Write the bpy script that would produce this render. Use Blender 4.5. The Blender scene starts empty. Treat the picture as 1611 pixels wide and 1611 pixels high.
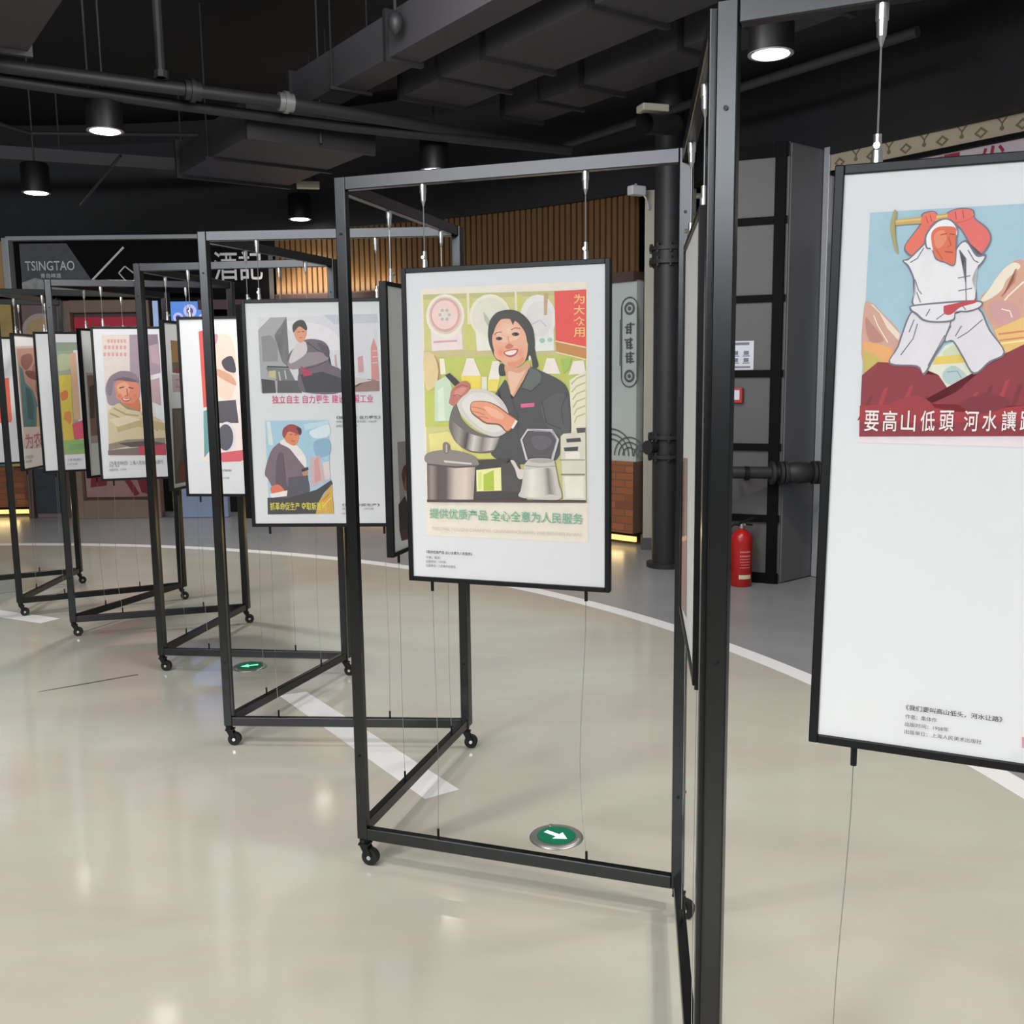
import bpy, bmesh, math, random
from mathutils import Vector, Matrix
random.seed(4)
SC = bpy.context.scene
COL = SC.collection
# ------------------------------------------------------------------ camera
cam = bpy.data.cameras.new('camera'); cam.sensor_width = 36.0; cam.lens = 36.0 * 1543.2 / 1611.0
cam.clip_start = .05; cam.clip_end = 100
co = bpy.data.objects.new('camera', cam); COL.objects.link(co); SC.camera = co
PITCH, ROLL = .1405, -.0120
fw = Vector((0, math.cos(PITCH), -math.sin(PITCH))); rt0 = Vector((1, 0, 0)); up0 = rt0.cross(fw)
rt = rt0 * math.cos(ROLL) + up0 * math.sin(ROLL); up = up0 * math.cos(ROLL) - rt0 * math.sin(ROLL)
co.matrix_world = Matrix(((rt.x, up.x, -fw.x, 0), (rt.y, up.y, -fw.y, 0), (rt.z, up.z, -fw.z, 1.536), (0, 0, 0, 1)))
# ------------------------------------------------------------------ world, big lights, exposure
w = bpy.data.worlds.new('world'); SC.world = w; w.use_nodes = True
w.node_tree.nodes['Background'].inputs[0].default_value = (.75, .85, 1, 1)
w.node_tree.nodes['Background'].inputs[1].default_value = .02
SC.view_settings.view_transform = 'Standard'; SC.view_settings.look = 'None'
SC.view_settings.gamma = 1.0; SC.view_settings.use_curve_mapping = False
SC.view_settings.exposure = 0.0

def area(name, loc, target, size, power, color=(1, 1, 1), sy=None):
    l = bpy.data.lights.new(name, 'AREA'); l.energy = power; l.color = color; l.size = size
    if sy: l.shape = 'RECTANGLE'; l.size_y = sy
    o = bpy.data.objects.new(name, l); COL.objects.link(o); o.location = loc
    o.rotation_euler = (Vector(target) - Vector(loc)).to_track_quat('-Z', 'Y').to_euler()
    return o
area('hall_centre_light', (-3.2, -0.6, 4.1), (-2.2, 2.4, 0), 2.6, 125, (1, .99, .98))
area('rear_band_light', (-3.6, -4.9, 3.5), (-2.6, 0, 2.6), 8.0, 430, (.86, .93, 1), .7)  # unseen cool band added behind the camera, for bar reflections and frontal light
area('ring_fill', (-3.3, 2.5, 3.5), (-3.8, 6.0, 0), 1.8, 26, (1, .99, .97))  # fill added out of view above the frames, no fixture
area('far_fill', (-0.6, 4.05, 3.45), (-0.6, 9.0, 0.0), 1.3, 75, (1, .99, .97))  # unseen fill added to brighten the far walls and outer floor
area('side_fill', (1.2, 2.2, 3.5), (1.6, 6.6, 0.0), 1.4, 16, (1, .99, .97))  # unseen fill added for the right side and the grey column

# ------------------------------------------------------------------ helpers
def lin(c): return c / 12.92 if c <= .04045 else ((c + .055) / 1.055) ** 2.4
def hexc(h): return tuple(lin(int(h[i:i + 2], 16) / 255) for i in (0, 2, 4)) + (1.0,)
def mat(name, col, rough=.5, metal=0.0, noise=0.0, scale=8.0, bump=0.0, rvar=0.0, emit=0.0, stretch=None, spec=.5):
    m = bpy.data.materials.new(name); m.use_nodes = True; nt = m.node_tree; b = nt.nodes['Principled BSDF']
    c = hexc(col); b.inputs['Base Color'].default_value = c; b.inputs['Roughness'].default_value = rough
    b.inputs['Metallic'].default_value = metal; b.inputs['Specular IOR Level'].default_value = spec
    if emit: b.inputs['Emission Color'].default_value = c; b.inputs['Emission Strength'].default_value = emit
    tc = nt.nodes.new('ShaderNodeTexCoord'); mp = nt.nodes.new('ShaderNodeMapping')
    nt.links.new(tc.outputs['Object'], mp.inputs[0])
    if stretch: mp.inputs['Scale'].default_value = stretch
    nz = nt.nodes.new('ShaderNodeTexNoise'); nz.inputs['Scale'].default_value = scale; nz.inputs['Detail'].default_value = 4
    nt.links.new(mp.outputs[0], nz.inputs[0])
    n = noise or .03
    rp = nt.nodes.new('ShaderNodeMapRange'); rp.inputs[3].default_value = 1 - n; rp.inputs[4].default_value = 1 + n
    nt.links.new(nz.outputs[0], rp.inputs[0])
    mx = nt.nodes.new('ShaderNodeVectorMath'); mx.operation = 'SCALE'; mx.inputs[0].default_value = c[:3]
    nt.links.new(rp.outputs[0], mx.inputs['Scale']); nt.links.new(mx.outputs[0], b.inputs['Base Color'])
    if rvar:
        r2 = nt.nodes.new('ShaderNodeMapRange'); r2.inputs[3].default_value = rough - rvar; r2.inputs[4].default_value = rough + rvar
        nt.links.new(nz.outputs[0], r2.inputs[0]); nt.links.new(r2.outputs[0], b.inputs['Roughness'])
    if bump:
        bp = nt.nodes.new('ShaderNodeBump'); bp.inputs['Strength'].default_value = bump; bp.inputs['Distance'].default_value = .01
        nt.links.new(nz.outputs[0], bp.inputs['Height']); nt.links.new(bp.outputs[0], b.inputs['Normal'])
    return m

class MB:
    def __init__(s): s.bm = bmesh.new()
    def box(s, c, d, rz=0.0, bev=0.0, M=None):
        m = Matrix.Translation(c) @ Matrix.Rotation(rz, 4, 'Z')
        if M is not None: m = M @ m
        r = bmesh.ops.create_cube(s.bm, size=1, matrix=m @ Matrix.Diagonal((d[0], d[1], d[2], 1)))
        if bev:
            es = list({e for v in r['verts'] for e in v.link_edges})
            bmesh.ops.bevel(s.bm, geom=es, offset=bev, segments=2, affect='EDGES', profile=.5)
        return s
    def bar(s, p0, p1, wd, ht):           # box beam between two points, width horizontal, height vertical-ish
        p0, p1 = Vector(p0), Vector(p1); d = p1 - p0; q = d.to_track_quat('X', 'Z').to_matrix().to_4x4()
        m = Matrix.Translation((p0 + p1) / 2) @ q
        bmesh.ops.create_cube(s.bm, size=1, matrix=m @ Matrix.Diagonal((d.length, wd, ht, 1))); return s
    def cyl(s, p0, p1, r, r2=None, n=16, cap=True):
        p0, p1 = Vector(p0), Vector(p1); d = p1 - p0
        m = Matrix.Translation((p0 + p1) / 2) @ d.to_track_quat('Z', 'Y').to_matrix().to_4x4()
        bmesh.ops.create_cone(s.bm, cap_ends=cap, segments=n, radius1=r, radius2=r if r2 is None else r2, depth=d.length, matrix=m); return s
    def tube(s, pts, r, n=8):
        pts = [Vector(p) for p in pts]; rings = []
        for i, p in enumerate(pts):
            d = (pts[min(i + 1, len(pts) - 1)] - pts[max(i - 1, 0)]).normalized(); q = d.to_track_quat('Z', 'Y')
            rings.append([s.bm.verts.new(p + q @ Vector((r * math.cos(2 * math.pi * k / n), r * math.sin(2 * math.pi * k / n), 0))) for k in range(n)])
        for a, b in zip(rings, rings[1:]):
            for k in range(n): s.bm.faces.new((a[k], a[(k + 1) % n], b[(k + 1) % n], b[k]))
        s.bm.faces.new(rings[0][::-1]); s.bm.faces.new(rings[-1]); return s
    def lathe(s, prof, n=24, c=(0, 0, 0)):
        rings = []
        for r, z in prof: rings.append([s.bm.verts.new((c[0] + r * math.cos(2 * math.pi * k / n), c[1] + r * math.sin(2 * math.pi * k / n), c[2] + z)) for k in range(n)])
        for a, b in zip(rings, rings[1:]):
            for k in range(n): s.bm.faces.new((a[k], a[(k + 1) % n], b[(k + 1) % n], b[k]))
        s.bm.faces.new(rings[0][::-1]); s.bm.faces.new(rings[-1]); return s
    def poly(s, pts):
        vs = [s.bm.verts.new(p) for p in pts]
        try: s.bm.faces.new(vs)
        except ValueError: pass
        return s
    def prism(s, pts, z0, z1):
        a = [s.bm.verts.new((x, y, z0)) for x, y in pts]; b = [s.bm.verts.new((x, y, z1)) for x, y in pts]; n = len(pts)
        s.bm.faces.new(a[::-1]); s.bm.faces.new(b)
        for k in range(n): s.bm.faces.new((a[k], a[(k + 1) % n], b[(k + 1) % n], b[k]))
        return s
    def add_mesh(s, me, M):
        b2 = bmesh.new(); b2.from_mesh(me); b2.transform(M); t = bpy.data.meshes.new('t'); b2.to_mesh(t); b2.free(); s.bm.from_mesh(t); bpy.data.meshes.remove(t); return s
    def build(s, name, m, parent=None, loc=None, rz=0.0, smooth=False):
        me = bpy.data.meshes.new(name); bmesh.ops.recalc_face_normals(s.bm, faces=s.bm.faces); s.bm.to_mesh(me); s.bm.free()
        for mm in (m if isinstance(m, (list, tuple)) else [m]): me.materials.append(mm)
        o = bpy.data.objects.new(name, me); COL.objects.link(o)
        if parent is not None: o.parent = parent
        if loc is not None: o.location = loc
        o.rotation_euler.z = rz
        if smooth:
            for p in me.polygons: p.use_smooth = True
            me.set_sharp_from_angle(angle=math.radians(40))
        return o
def tag(o, label=None, cat=None, group=None, kind=None):
    for k, v in (('label', label), ('category', cat), ('group', group), ('kind', kind)):
        if v: o[k] = v
    return o
def empty(name, loc, rz, label, cat, group=None):
    o = bpy.data.objects.new(name, None); COL.objects.link(o); o.location = loc; o.rotation_euler.z = rz; o.empty_display_size = .1
    return tag(o, label, cat, group)
def copy_tree(o, parent=None):
    c = o.copy(); COL.objects.link(c)
    if parent is not None: c.parent = parent
    for ch in [x for x in KIDS.get(o.name, [])]: copy_tree(ch, c)
    return c
KIDS = {}
def index_tree(o):
    KIDS[o.name] = list(o.children)
    for ch in o.children: index_tree(ch)
_tc = {}
def text_mesh(txt, bold=False, spacing=1.0):
    k = (txt, bold, spacing)
    if k in _tc: return _tc[k]
    c = bpy.data.curves.new('lettering', 'FONT'); c.body = txt; c.resolution_u = 3; c.space_character = spacing
    if bold: c.offset = .008
    o = bpy.data.objects.new('lettering', c); COL.objects.link(o); bpy.context.view_layer.update()
    me = bpy.data.meshes.new_from_object(o.evaluated_get(bpy.context.evaluated_depsgraph_get()))
    bpy.data.objects.remove(o); bpy.data.curves.remove(c)
    xs = [v.co.x for v in me.vertices]; ys = [v.co.y for v in me.vertices]
    _tc[k] = (me, min(xs), max(xs), min(ys), max(ys)); return _tc[k]
def text_matrix(txt, x0, z0, x1, z1, y, bold=False):   # lettering filling a box in the local x-z plane, facing -y
    me, a, b, c, d = text_mesh(txt, bold); sx = (x1 - x0) / (b - a); sz = (z1 - z0) / (d - c)
    return me, Matrix(((sx, 0, 0, x0 - a * sx), (0, 0, -1, y), (0, sz, 0, z0 - c * sz), (0, 0, 0, 1)))
def smooth_pts(p, n=4):
    out = []; k = len(p)
    for i in range(k):
        a, b, c, d = p[i - 1], p[i], p[(i + 1) % k], p[(i + 2) % k]
        for j in range(n):
            t = j / n
            out.append(tuple(.5 * (2 * b[q] + (c[q] - a[q]) * t + (2 * a[q] - 5 * b[q] + 4 * c[q] - d[q]) * t * t + (3 * b[q] - a[q] - 3 * c[q] + d[q]) * t ** 3) for q in (0, 1)))
    return out

# ------------------------------------------------------------------ materials
M = {}
M['frame'] = mat('black_steel', '09090a', .27, 0, .08, 30, .01, spec=.54)
M['alu'] = mat('black_moulding', '0a0a0b', .4, 0, .05, 30, spec=.3)
M['board'] = mat('white_mat_board', 'dddddd', .6, 0, .01, 20)
M['backing'] = mat('grey_backing', '8a8a88', .7)
M['wheel'] = mat('black_rubber', '121212', .6)
M['chrome'] = mat('bright_metal', 'd2d0cc', .28, .9)
M['wire'] = mat('steel_wire', 'a8a8a6', .35, .7)
M['bolt'] = mat('dark_bolt', '1a1a1b', .4, .5)
M['black'] = mat('black_paint', '141416', .7, 0, .2, 3)
M['slab'] = mat('black_ceiling_paint', '0b0b0d', .8, 0, .3, 2)
M['duct'] = mat('charcoal_duct', '454347', .6, 0, .12, 3, spec=.3)
M['pipe'] = mat('charcoal_pipe', '28282b', .55, 0, .1, 5)
M['coupling'] = mat('grey_coupling', '8f9090', .4, .5, .2, 40)
M['bulk'] = mat('black_bulkhead', '17181b', .65, 0, .15, 2)
M['wood'] = mat('brown_slat_wood', '664a2c', .5, 0, .25, 6, stretch=(6, 6, .6))
M['tanwood'] = mat('tan_wood', 'c49a6c', .5, 0, .2, 5, stretch=(5, 5, .5))
M['greywall'] = mat('grey_green_wall', 'bfc7c4', .6, 0, .04, 3)
M['cream'] = mat('cream_plaster', 'b9b5a6', .7, 0, .05, 4)
M['orn'] = mat('grey_ornament', '5d625f', .6)
M['led'] = mat('warm_led', 'ffd27a', .5, emit=1.5)
M['panel'] = mat('grey_panel', '5c5a5a', .55, 0, .04, 3)
M['darkpanel'] = mat('dark_grey_panel', '6b6b6e', .55, 0, .05, 3)
M['trimblack'] = mat('black_trim', '070606', .7, spec=.15)
M['red'] = mat('red_enamel', 'b3201f', .3, 0, .05, 10)
M['white'] = mat('white_paper', 'dcdce4', .6)
M['lampblack'] = mat('black_lamp_housing', '101012', .5)
M['lampglow'] = mat('lamp_diffuser', 'fff6ea', .5, emit=14)
M['rim'] = mat('grey_lamp_rim', '8a8a8a', .4)
M['exitgreen'] = mat('green_exit_lens', '0c6b4c', .3, emit=.12)
M['exitwhite'] = mat('white_exit_arrow', 'd8f0e6', .4, emit=.35)
M['exitlit'] = mat('lit_exit_arrow', '7ff0c0', .4, emit=.9)
M['steel'] = mat('brushed_steel', 'a9a9a6', .35, .8, .1, 40)
M['beige'] = mat('beige_sign_board', 'a99d8a', .6, 0, .05, 5)
M['ornbrown'] = mat('brown_sign_ornament', '6e5f4c', .6)
M['pinkgrey'] = mat('pale_shop_board', 'b9adb2', .5)
M['signred'] = mat('red_lettering', '8e1a3a', .5)
M['silver'] = mat('silver_trim', 'b4b6ba', .4, .3)
M['letter'] = mat('white_lettering', 'd9dade', .5)
M['signgrey'] = mat('mottled_sign_face', '55575c', .5, 0, .35, 14)
M['rock'] = mat('pale_rock_print', 'a2a3a2', .6, 0, .6, 22)
M['taupe'] = mat('taupe_wood_frame', '7f6a5c', .5, 0, .12, 6)
M['darkwood'] = mat('dark_brown_frame', '54403b', .5, 0, .12, 6)
M['line'] = mat('white_floor_paint', 'dedede', .4, 0, .06, 12)
M['crack'] = mat('dark_scratch', '4d473f', .6)
M['paleblue'] = mat('pale_blue_reflection', '8f9fbe', .4)
M['sprinkler'] = mat('pale_fitting', 'b5b29f', .5)
M['notice'] = mat('notice_print', '77768a', .6)

def ink_material():
    m = bpy.data.materials.new('poster_ink'); m.use_nodes = True; nt = m.node_tree; b = nt.nodes['Principled BSDF']
    a = nt.nodes.new('ShaderNodeVertexColor'); a.layer_name = 'ink'
    tc = nt.nodes.new('ShaderNodeTexCoord'); nz = nt.nodes.new('ShaderNodeTexNoise'); nz.inputs['Scale'].default_value = 40; nz.inputs['Detail'].default_value = 6
    nt.links.new(tc.outputs['Object'], nz.inputs[0])
    rp = nt.nodes.new('ShaderNodeMapRange'); rp.inputs[3].default_value = .93; rp.inputs[4].default_value = 1.07; nt.links.new(nz.outputs[0], rp.inputs[0])
    mx = nt.nodes.new('ShaderNodeVectorMath'); mx.operation = 'SCALE'; nt.links.new(a.outputs[0], mx.inputs[0]); nt.links.new(rp.outputs[0], mx.inputs['Scale'])
    nt.links.new(mx.outputs[0], b.inputs['Base Color']); b.inputs['Roughness'].default_value = .55
    return m
M['ink'] = ink_material()

def floor_material(name, c1, c2, c3, rough):
    m = bpy.data.materials.new(name); m.use_nodes = True; nt = m.node_tree; b = nt.nodes['Principled BSDF']
    tc = nt.nodes.new('ShaderNodeTexCoord')
    def noise(scale, stretch, rot):
        mp = nt.nodes.new('ShaderNodeMapping'); mp.inputs['Scale'].default_value = stretch; mp.inputs['Rotation'].default_value = (0, 0, rot)
        nt.links.new(tc.outputs['Object'], mp.inputs[0]); n = nt.nodes.new('ShaderNodeTexNoise'); n.inputs['Scale'].default_value = scale; n.inputs['Detail'].default_value = 5; n.inputs['Distortion'].default_value = .6
        nt.links.new(mp.outputs[0], n.inputs[0]); return n
    n1 = noise(.9, (1, 2.2, 1), .5); n2 = noise(4.5, (1, 3, 1), .9)
    r1 = nt.nodes.new('ShaderNodeValToRGB'); e = r1.color_ramp.elements
    e[0].position = .36; e[0].color = hexc(c1); e[1].position = .66; e[1].color = hexc(c2); nt.links.new(n1.outputs[0], r1.inputs[0])
    r2 = nt.nodes.new('ShaderNodeMapRange'); r2.inputs[1].default_value = .42; r2.inputs[2].default_value = .75; r2.inputs[4].default_value = .45; nt.links.new(n2.outputs[0], r2.inputs[0])
    mx = nt.nodes.new('ShaderNodeMix'); mx.data_type = 'RGBA'; mx.inputs[7].default_value = hexc(c3)
    nt.links.new(r2.outputs[0], mx.inputs[0]); nt.links.new(r1.outputs[0], mx.inputs[6]); nt.links.new(mx.outputs[2], b.inputs['Base Color'])
    rr = nt.nodes.new('ShaderNodeMapRange'); rr.inputs[3].default_value = rough - .04; rr.inputs[4].default_value = rough + .06
    nt.links.new(n2.outputs[0], rr.inputs[0]); nt.links.new(rr.outputs[0], b.inputs['Roughness'])
    bp = nt.nodes.new('ShaderNodeBump'); bp.inputs['Strength'].default_value = .012; bp.inputs['Distance'].default_value = .02
    nt.links.new(n2.outputs[0], bp.inputs['Height']); nt.links.new(bp.outputs[0], b.inputs['Normal'])
    return m
M['floor'] = floor_material('polished_beige_concrete', 'b0aba1', 'b6b8ab', 'bbaea6', .1)
M['floorgrey'] = floor_material('grey_painted_concrete', '84868a', '8c8e91', '929294', .3)

def brick_material():
    m = bpy.data.materials.new('red_brick'); m.use_nodes = True; nt = m.node_tree; b = nt.nodes['Principled BSDF']
    uv = nt.nodes.new('ShaderNodeUVMap'); uv.uv_map = 'UVMap'
    t = nt.nodes.new('ShaderNodeTexBrick'); t.inputs['Color1'].default_value = hexc('a86640'); t.inputs['Color2'].default_value = hexc('8a5032'); t.inputs['Mortar'].default_value = hexc('74594a')
    t.inputs['Scale'].default_value = 1; t.inputs['Brick Width'].default_value = .2; t.inputs['Row Height'].default_value = .065; t.inputs['Mortar Size'].default_value = .006
    nt.links.new(uv.outputs[0], t.inputs[0]); nt.links.new(t.outputs[0], b.inputs['Base Color']); b.inputs['Roughness'].default_value = .8
    bp = nt.nodes.new('ShaderNodeBump'); bp.invert = True; bp.inputs['Strength'].default_value = .6; bp.inputs['Distance'].default_value = .01
    nt.links.new(t.outputs[1], bp.inputs['Height']); nt.links.new(bp.outputs[0], b.inputs['Normal']); return m
M['brick'] = brick_material()

# ------------------------------------------------------------------ the room: a round hall about (OX, OY)
OX, OY = -4.95, 2.16
def ringpt(deg, R): a = math.radians(deg); return OX + R * math.cos(a), OY + R * math.sin(a)
def arc_wall(name, m, d0, d1, R, z0, z1, thick=.05, step=1.5, kind='structure'):
    bm = bmesh.new(); uvl = bm.loops.layers.uv.new('UVMap'); n = max(2, int(abs(d1 - d0) / step)); rows = []
    for i in range(n + 1):
        d = d0 + (d1 - d0) * i / n; a = ringpt(d, R); b = ringpt(d, R + thick); s = math.radians(d) * R
        rows.append(([bm.verts.new((a[0], a[1], z0)), bm.verts.new((a[0], a[1], z1)), bm.verts.new((b[0], b[1], z1)), bm.verts.new((b[0], b[1], z0))], s))
    for (r0, s0), (r1, s1) in zip(rows, rows[1:]):
        for k in range(4):
            q = (r0[k], r0[(k + 1) % 4], r1[(k + 1) % 4], r1[k]); f = bm.faces.new(q)
            vz = [v.co.z for v in q]
            for lp, uu, vv in zip(f.loops, (s0, s0, s1, s1), vz): lp[uvl].uv = (uu, vv)
    bm.faces.new(rows[0][0][::-1]); bm.faces.new(rows[-1][0])
    me = bpy.data.meshes.new(name); bmesh.ops.recalc_face_normals(bm, faces=bm.faces); bm.to_mesh(me); bm.free(); me.materials.append(m)
    o = bpy.data.objects.new(name, me); COL.objects.link(o)
    if kind: o['kind'] = kind
    return o
# floor: beige disc inside the painted ring, grey outside
RL = 6.93
bm = bmesh.new(); N = 144
def ringverts(R, z=0): return [bm.verts.new((OX + R * math.cos(2 * math.pi * k / N), OY + R * math.sin(2 * math.pi * k / N), z)) for k in range(N)]
c0 = bm.verts.new((OX, OY, 0)); ra = ringverts(RL); rb = ringverts(9.3)
for k in range(N):
    bm.faces.new((c0, ra[k], ra[(k + 1) % N])); f = bm.faces.new((ra[k], rb[k], rb[(k + 1) % N], ra[(k + 1) % N])); f.material_index = 1
me = bpy.data.meshes.new('floor'); bm.to_mesh(me); bm.free(); me.materials.append(M['floor']); me.materials.append(M['floorgrey'])
fo = bpy.data.objects.new('floor', me); COL.objects.link(fo); fo['kind'] = 'structure'
arc_wall('trim_1', M['line'], 0, 120, RL - .055, .0005, .0025, .11, 1)       # white ring line painted on the floor
mb = MB(); mb.cyl((OX, OY, 4.3), (OX, OY, 4.4), 9.3, n=72); tag(mb.build('ceiling', M['slab']), kind='structure')
arc_wall('wall_back', M['black'], 20, 118, 9.15, 0, 4.3, .1)
arc_wall('wall_front', M['greywall'], 118, 380, 9.15, 0, 4.3, .1, 3)
arc_wall('trim_2', M['bulk'], 8, 116, 8.78, 3.03, 4.0, .24)                   # black bulkhead over the shops
D0, D1 = 46.9, 73.7
wr = arc_wall('wall_right', M['greywall'], D0, D1, 8.85, .75, 2.32, .1)
arc_wall('trim_3', M['brick'], D0, D1, 8.81, .11, .75, .14)
arc_wall('trim_4', M['darkwood'], D0, D1, 8.80, 2.31, 2.39, .15)
arc_wall('trim_5', M['brick'], 92.9, 104, 8.83, .11, .57, .14)
arc_wall('trim_6', M['greywall'], 92.9, 104, 8.9, .57, 2.4, .08)
# wood slats over the shop wall: one ribbed panel
mb = MB(); ns = 66
for i in range(ns):
    d = D0 + (D1 - D0) * (i + .5) / ns; p = ringpt(d, 8.84)
    mb.box((p[0], p[1], 2.71), (.035, .043, .64), math.radians(d))
    p = ringpt(d, 8.87); mb.box((p[0], p[1], 2.71), (.02, .064, .64), math.radians(d))
tag(mb.build('slat_cladding', M['wood']), 'band of vertical brown wooden slats above the grey shop wall', 'wall cladding')
mb = MB()
for i in range(10):
    d = 92.9 + 7 * (i + .5) / 10; p = ringpt(d, 8.9); mb.box((p[0], p[1], 2.74), (.04, .1, .58), math.radians(d))
tag(mb.build('slat_cladding', M['tanwood']), 'tan wood cladding beside the silver edge of the dark grey sign', 'wall cladding')
# warm strips under the brick plinths
def led(d0, d1, label):
    o = arc_wall('light_strip', M['led'], d0, d1, 8.86, .03, .075, .02, kind=None); tag(o, label, 'light strip', 'warm floor strips')
led(D0 + .05, D1 - .2, 'warm light strip at the foot of the brick base by the cream pilaster')
led(93.2, 103.8, 'warm light strip at the foot of the brick base beside the wooden display cabinet')
for d0, d1 in ((47, 56), (93, 103)):
    p = ringpt((d0 + d1) / 2, 8.72); t = ringpt((d0 + d1) / 2, 8.4)
    a_ = area('floor_strip_glow', (p[0], p[1], .1), (t[0], t[1], 0), 1.3, 2.2, (1, .76, .34), .05)
p = ringpt(69.5, 8.7); t = ringpt(69.5, 8.95)
a_ = area('slat_glow', (p[0], p[1], 2.42), (t[0], t[1], 2.9), 1.5, 6.5, (1, .86, .66), .05)
# cream pilaster at the end of the shop wall
mb = MB(); mb.box((1.36, 8.52, 1.52), (.42, .2, 3.02), -.72 + .6, .004)
tag(mb.build('pilaster', M['cream']), 'cream plaster pilaster behind the black pillar', 'pilaster')
mb = MB(); mb.box((1.36, 8.5, .05), (.46, .24, .1), -.12); tag(mb.build('baseboard_right', M['panel']), kind='structure')

# ornament on the grey wall (cartouche + hill scroll): flat plates on the wall
cart = empty('wall_ornament', (*ringpt(47.35, 8.845), 1.79), math.radians(47.35 - 90), 'grey oval cartouche of round motifs on the grey wall', 'wall ornament')
def ringplate(mb, cx, cz, r0, r1, y, sx=1, n=28, a0=0, a1=2 * math.pi):
    pts = []
    for i in range(n + 1):
        a = a0 + (a1 - a0) * i / n; pts.append((math.cos(a), math.sin(a)))
    for p, q in zip(pts, pts[1:]):
        mb.poly([(cx + p[0] * r0 * sx, y, cz + p[1] * r0), (cx + p[0] * r1 * sx, y, cz + p[1] * r1), (cx + q[0] * r1 * sx, y, cz + q[1] * r1), (cx + q[0] * r0 * sx, y, cz + q[1] * r0)])
mb = MB()
for s in (1, -1):
    ringplate(mb, 0, s * .3, .078, .09, -.006, 1, 20, 0 if s > 0 else math.pi, math.pi if s > 0 else 2 * math.pi)
    mb.box((s * .084, -.006, 0), (.012, .004, .6)); mb.box((s * .1, -.006, 0), (.006, .004, .4))
mb.build('outline', M['orn'], cart)
for z in (.29, -.29):
    mb = MB(); ringplate(mb, 0, z, .035, .055, -.006); ringplate(mb, 0, z, 0.001, .018, -.006); mb.build('round_motif', M['orn'], cart)
for z in (.12, -.01, -.13):
    mb = MB()
    for k in range(4): mb.box((random.uniform(-.015, .015), -.006, z - .035 + k * .023), (random.uniform(.05, .09), .004, .011))
    mb.box((.012, -.006, z), (.014, .004, .1)); mb.box((-.025, -.006, z - .01), (.012, .004, .07)); mb.build('character_motif', M['orn'], cart)
scr = empty('wall_ornament', (*ringpt(48.6, 8.845), .8), math.radians(48.6 - 90), 'scalloped grey wave motif just above the brick base', 'wall ornament')
mb = MB()
for cx, cz, R in ((0, 0, .24), (.2, 0, .17), (-.26, 0, .18), (.36, 0, .12)):
    for k in range(3): ringplate(mb, cx, cz, R - .045 * k - .012, R - .045 * k, -.006, 1, 16, 0, math.pi)
mb.build('wave', M['orn'], scr)

# ------------------------------------------------------------------ black pillar with pipe flanges
pil = empty('pipe_pillar', (1.215, 7.68, 0), 0, 'black cast pipe pillar with bolted collars from floor to ceiling', 'pillar')
mb = MB(); mb.cyl((0, 0, .03), (0, 0, 4.3), .108, n=32); mb.build('shaft', M['pipe'], pil, smooth=True)
mb = MB(); mb.cyl((0, 0, 0), (0, 0, .035), .15, n=28); mb.build('base_plate', M['pipe'], pil, smooth=True)
for z, hh in ((2.46, .03), (2.36, .03), (1.03, .028), (.88, .028)):
    mb = MB(); mb.cyl((0, 0, z - hh / 2), (0, 0, z + hh / 2), .145, n=28)
    for k in range(8):
        a = k * math.pi / 4; mb.cyl((.13 * math.cos(a), .13 * math.sin(a), z - .035), (.13 * math.cos(a), .13 * math.sin(a), z + .035), .014, n=6)
    mb.build('flange', M['pipe'], pil, smooth=True)
mb = MB(); mb.cyl((0, 0, 2.37), (0, 0, 2.45), .125, n=24); mb.build('sleeve', M['pipe'], pil, smooth=True)
mb = MB(); mb.cyl((-.1, -.06, .955), (-.15, -.1, .955), .045, n=16); mb.cyl((-.15, -.1, .955), (-.165, -.112, .955), .055, n=16); mb.build('valve_cap', M['pipe'], pil, smooth=True)

# ------------------------------------------------------------------ panelled column with black grid
Cc, Ll, Rr = Vector((1.93, 6.98)), Vector((1.40, 7.20)), Vector((2.27, 7.26))
pc = empty('panelled_column', (Cc.x, Cc.y, 0), 0, 'grey panelled column with a black grid, beside the fire extinguishers', 'column')
def rel(v): return (v[0] - Cc.x, v[1] - Cc.y)
mb = MB(); mb.prism([rel(Cc), rel(Rr), rel(Rr + Vector((-.45, .55))), rel(Ll + Vector((.1, .3))), rel(Ll)], 0, 3.08); mb.build('body', M['panel'], pc)
ld = (Ll - Cc).normalized(); la = math.atan2(ld.y, ld.x); ln = Vector((-ld.y, ld.x))
if ln.y > 0: ln = -ln
def onface(t, off, z): return (*(ld * t + ln * off), z)
for z in (3.03, 2.565, 2.035, 1.513, .99, .475, .03):
    mb = MB(); mb.box(onface(.29, .008, z), (.57, .03, .05 if .1 < z < 3 else .09), la); mb.build('grid_bar', M['trimblack'], pc)
mb = MB(); mb.box(onface(.055, .012, 1.54), (.075, .04, 3.08), la, .003); mb.build('corner_trim', M['trimblack'], pc)
mb = MB(); mb.box(onface(.56, .01, 1.54), (.05, .034, 3.08), la, .003); mb.build('edge_trim', M['trimblack'], pc)
rd = (Rr - Cc).normalized(); rn = Vector((rd.y, -rd.x))
mb = MB(); c_ = rd * .22 + rn * .006; mb.box((c_.x, c_.y, 1.54), (.42, .012, 3.06), math.atan2(rd.y, rd.x)); mb.build('side_panel', M['darkpanel'], pc)
def face_at(t, off, z): return Vector((Cc.x + ld.x * t + ln.x * off, Cc.y + ld.y * t + ln.y * off, z))
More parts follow.
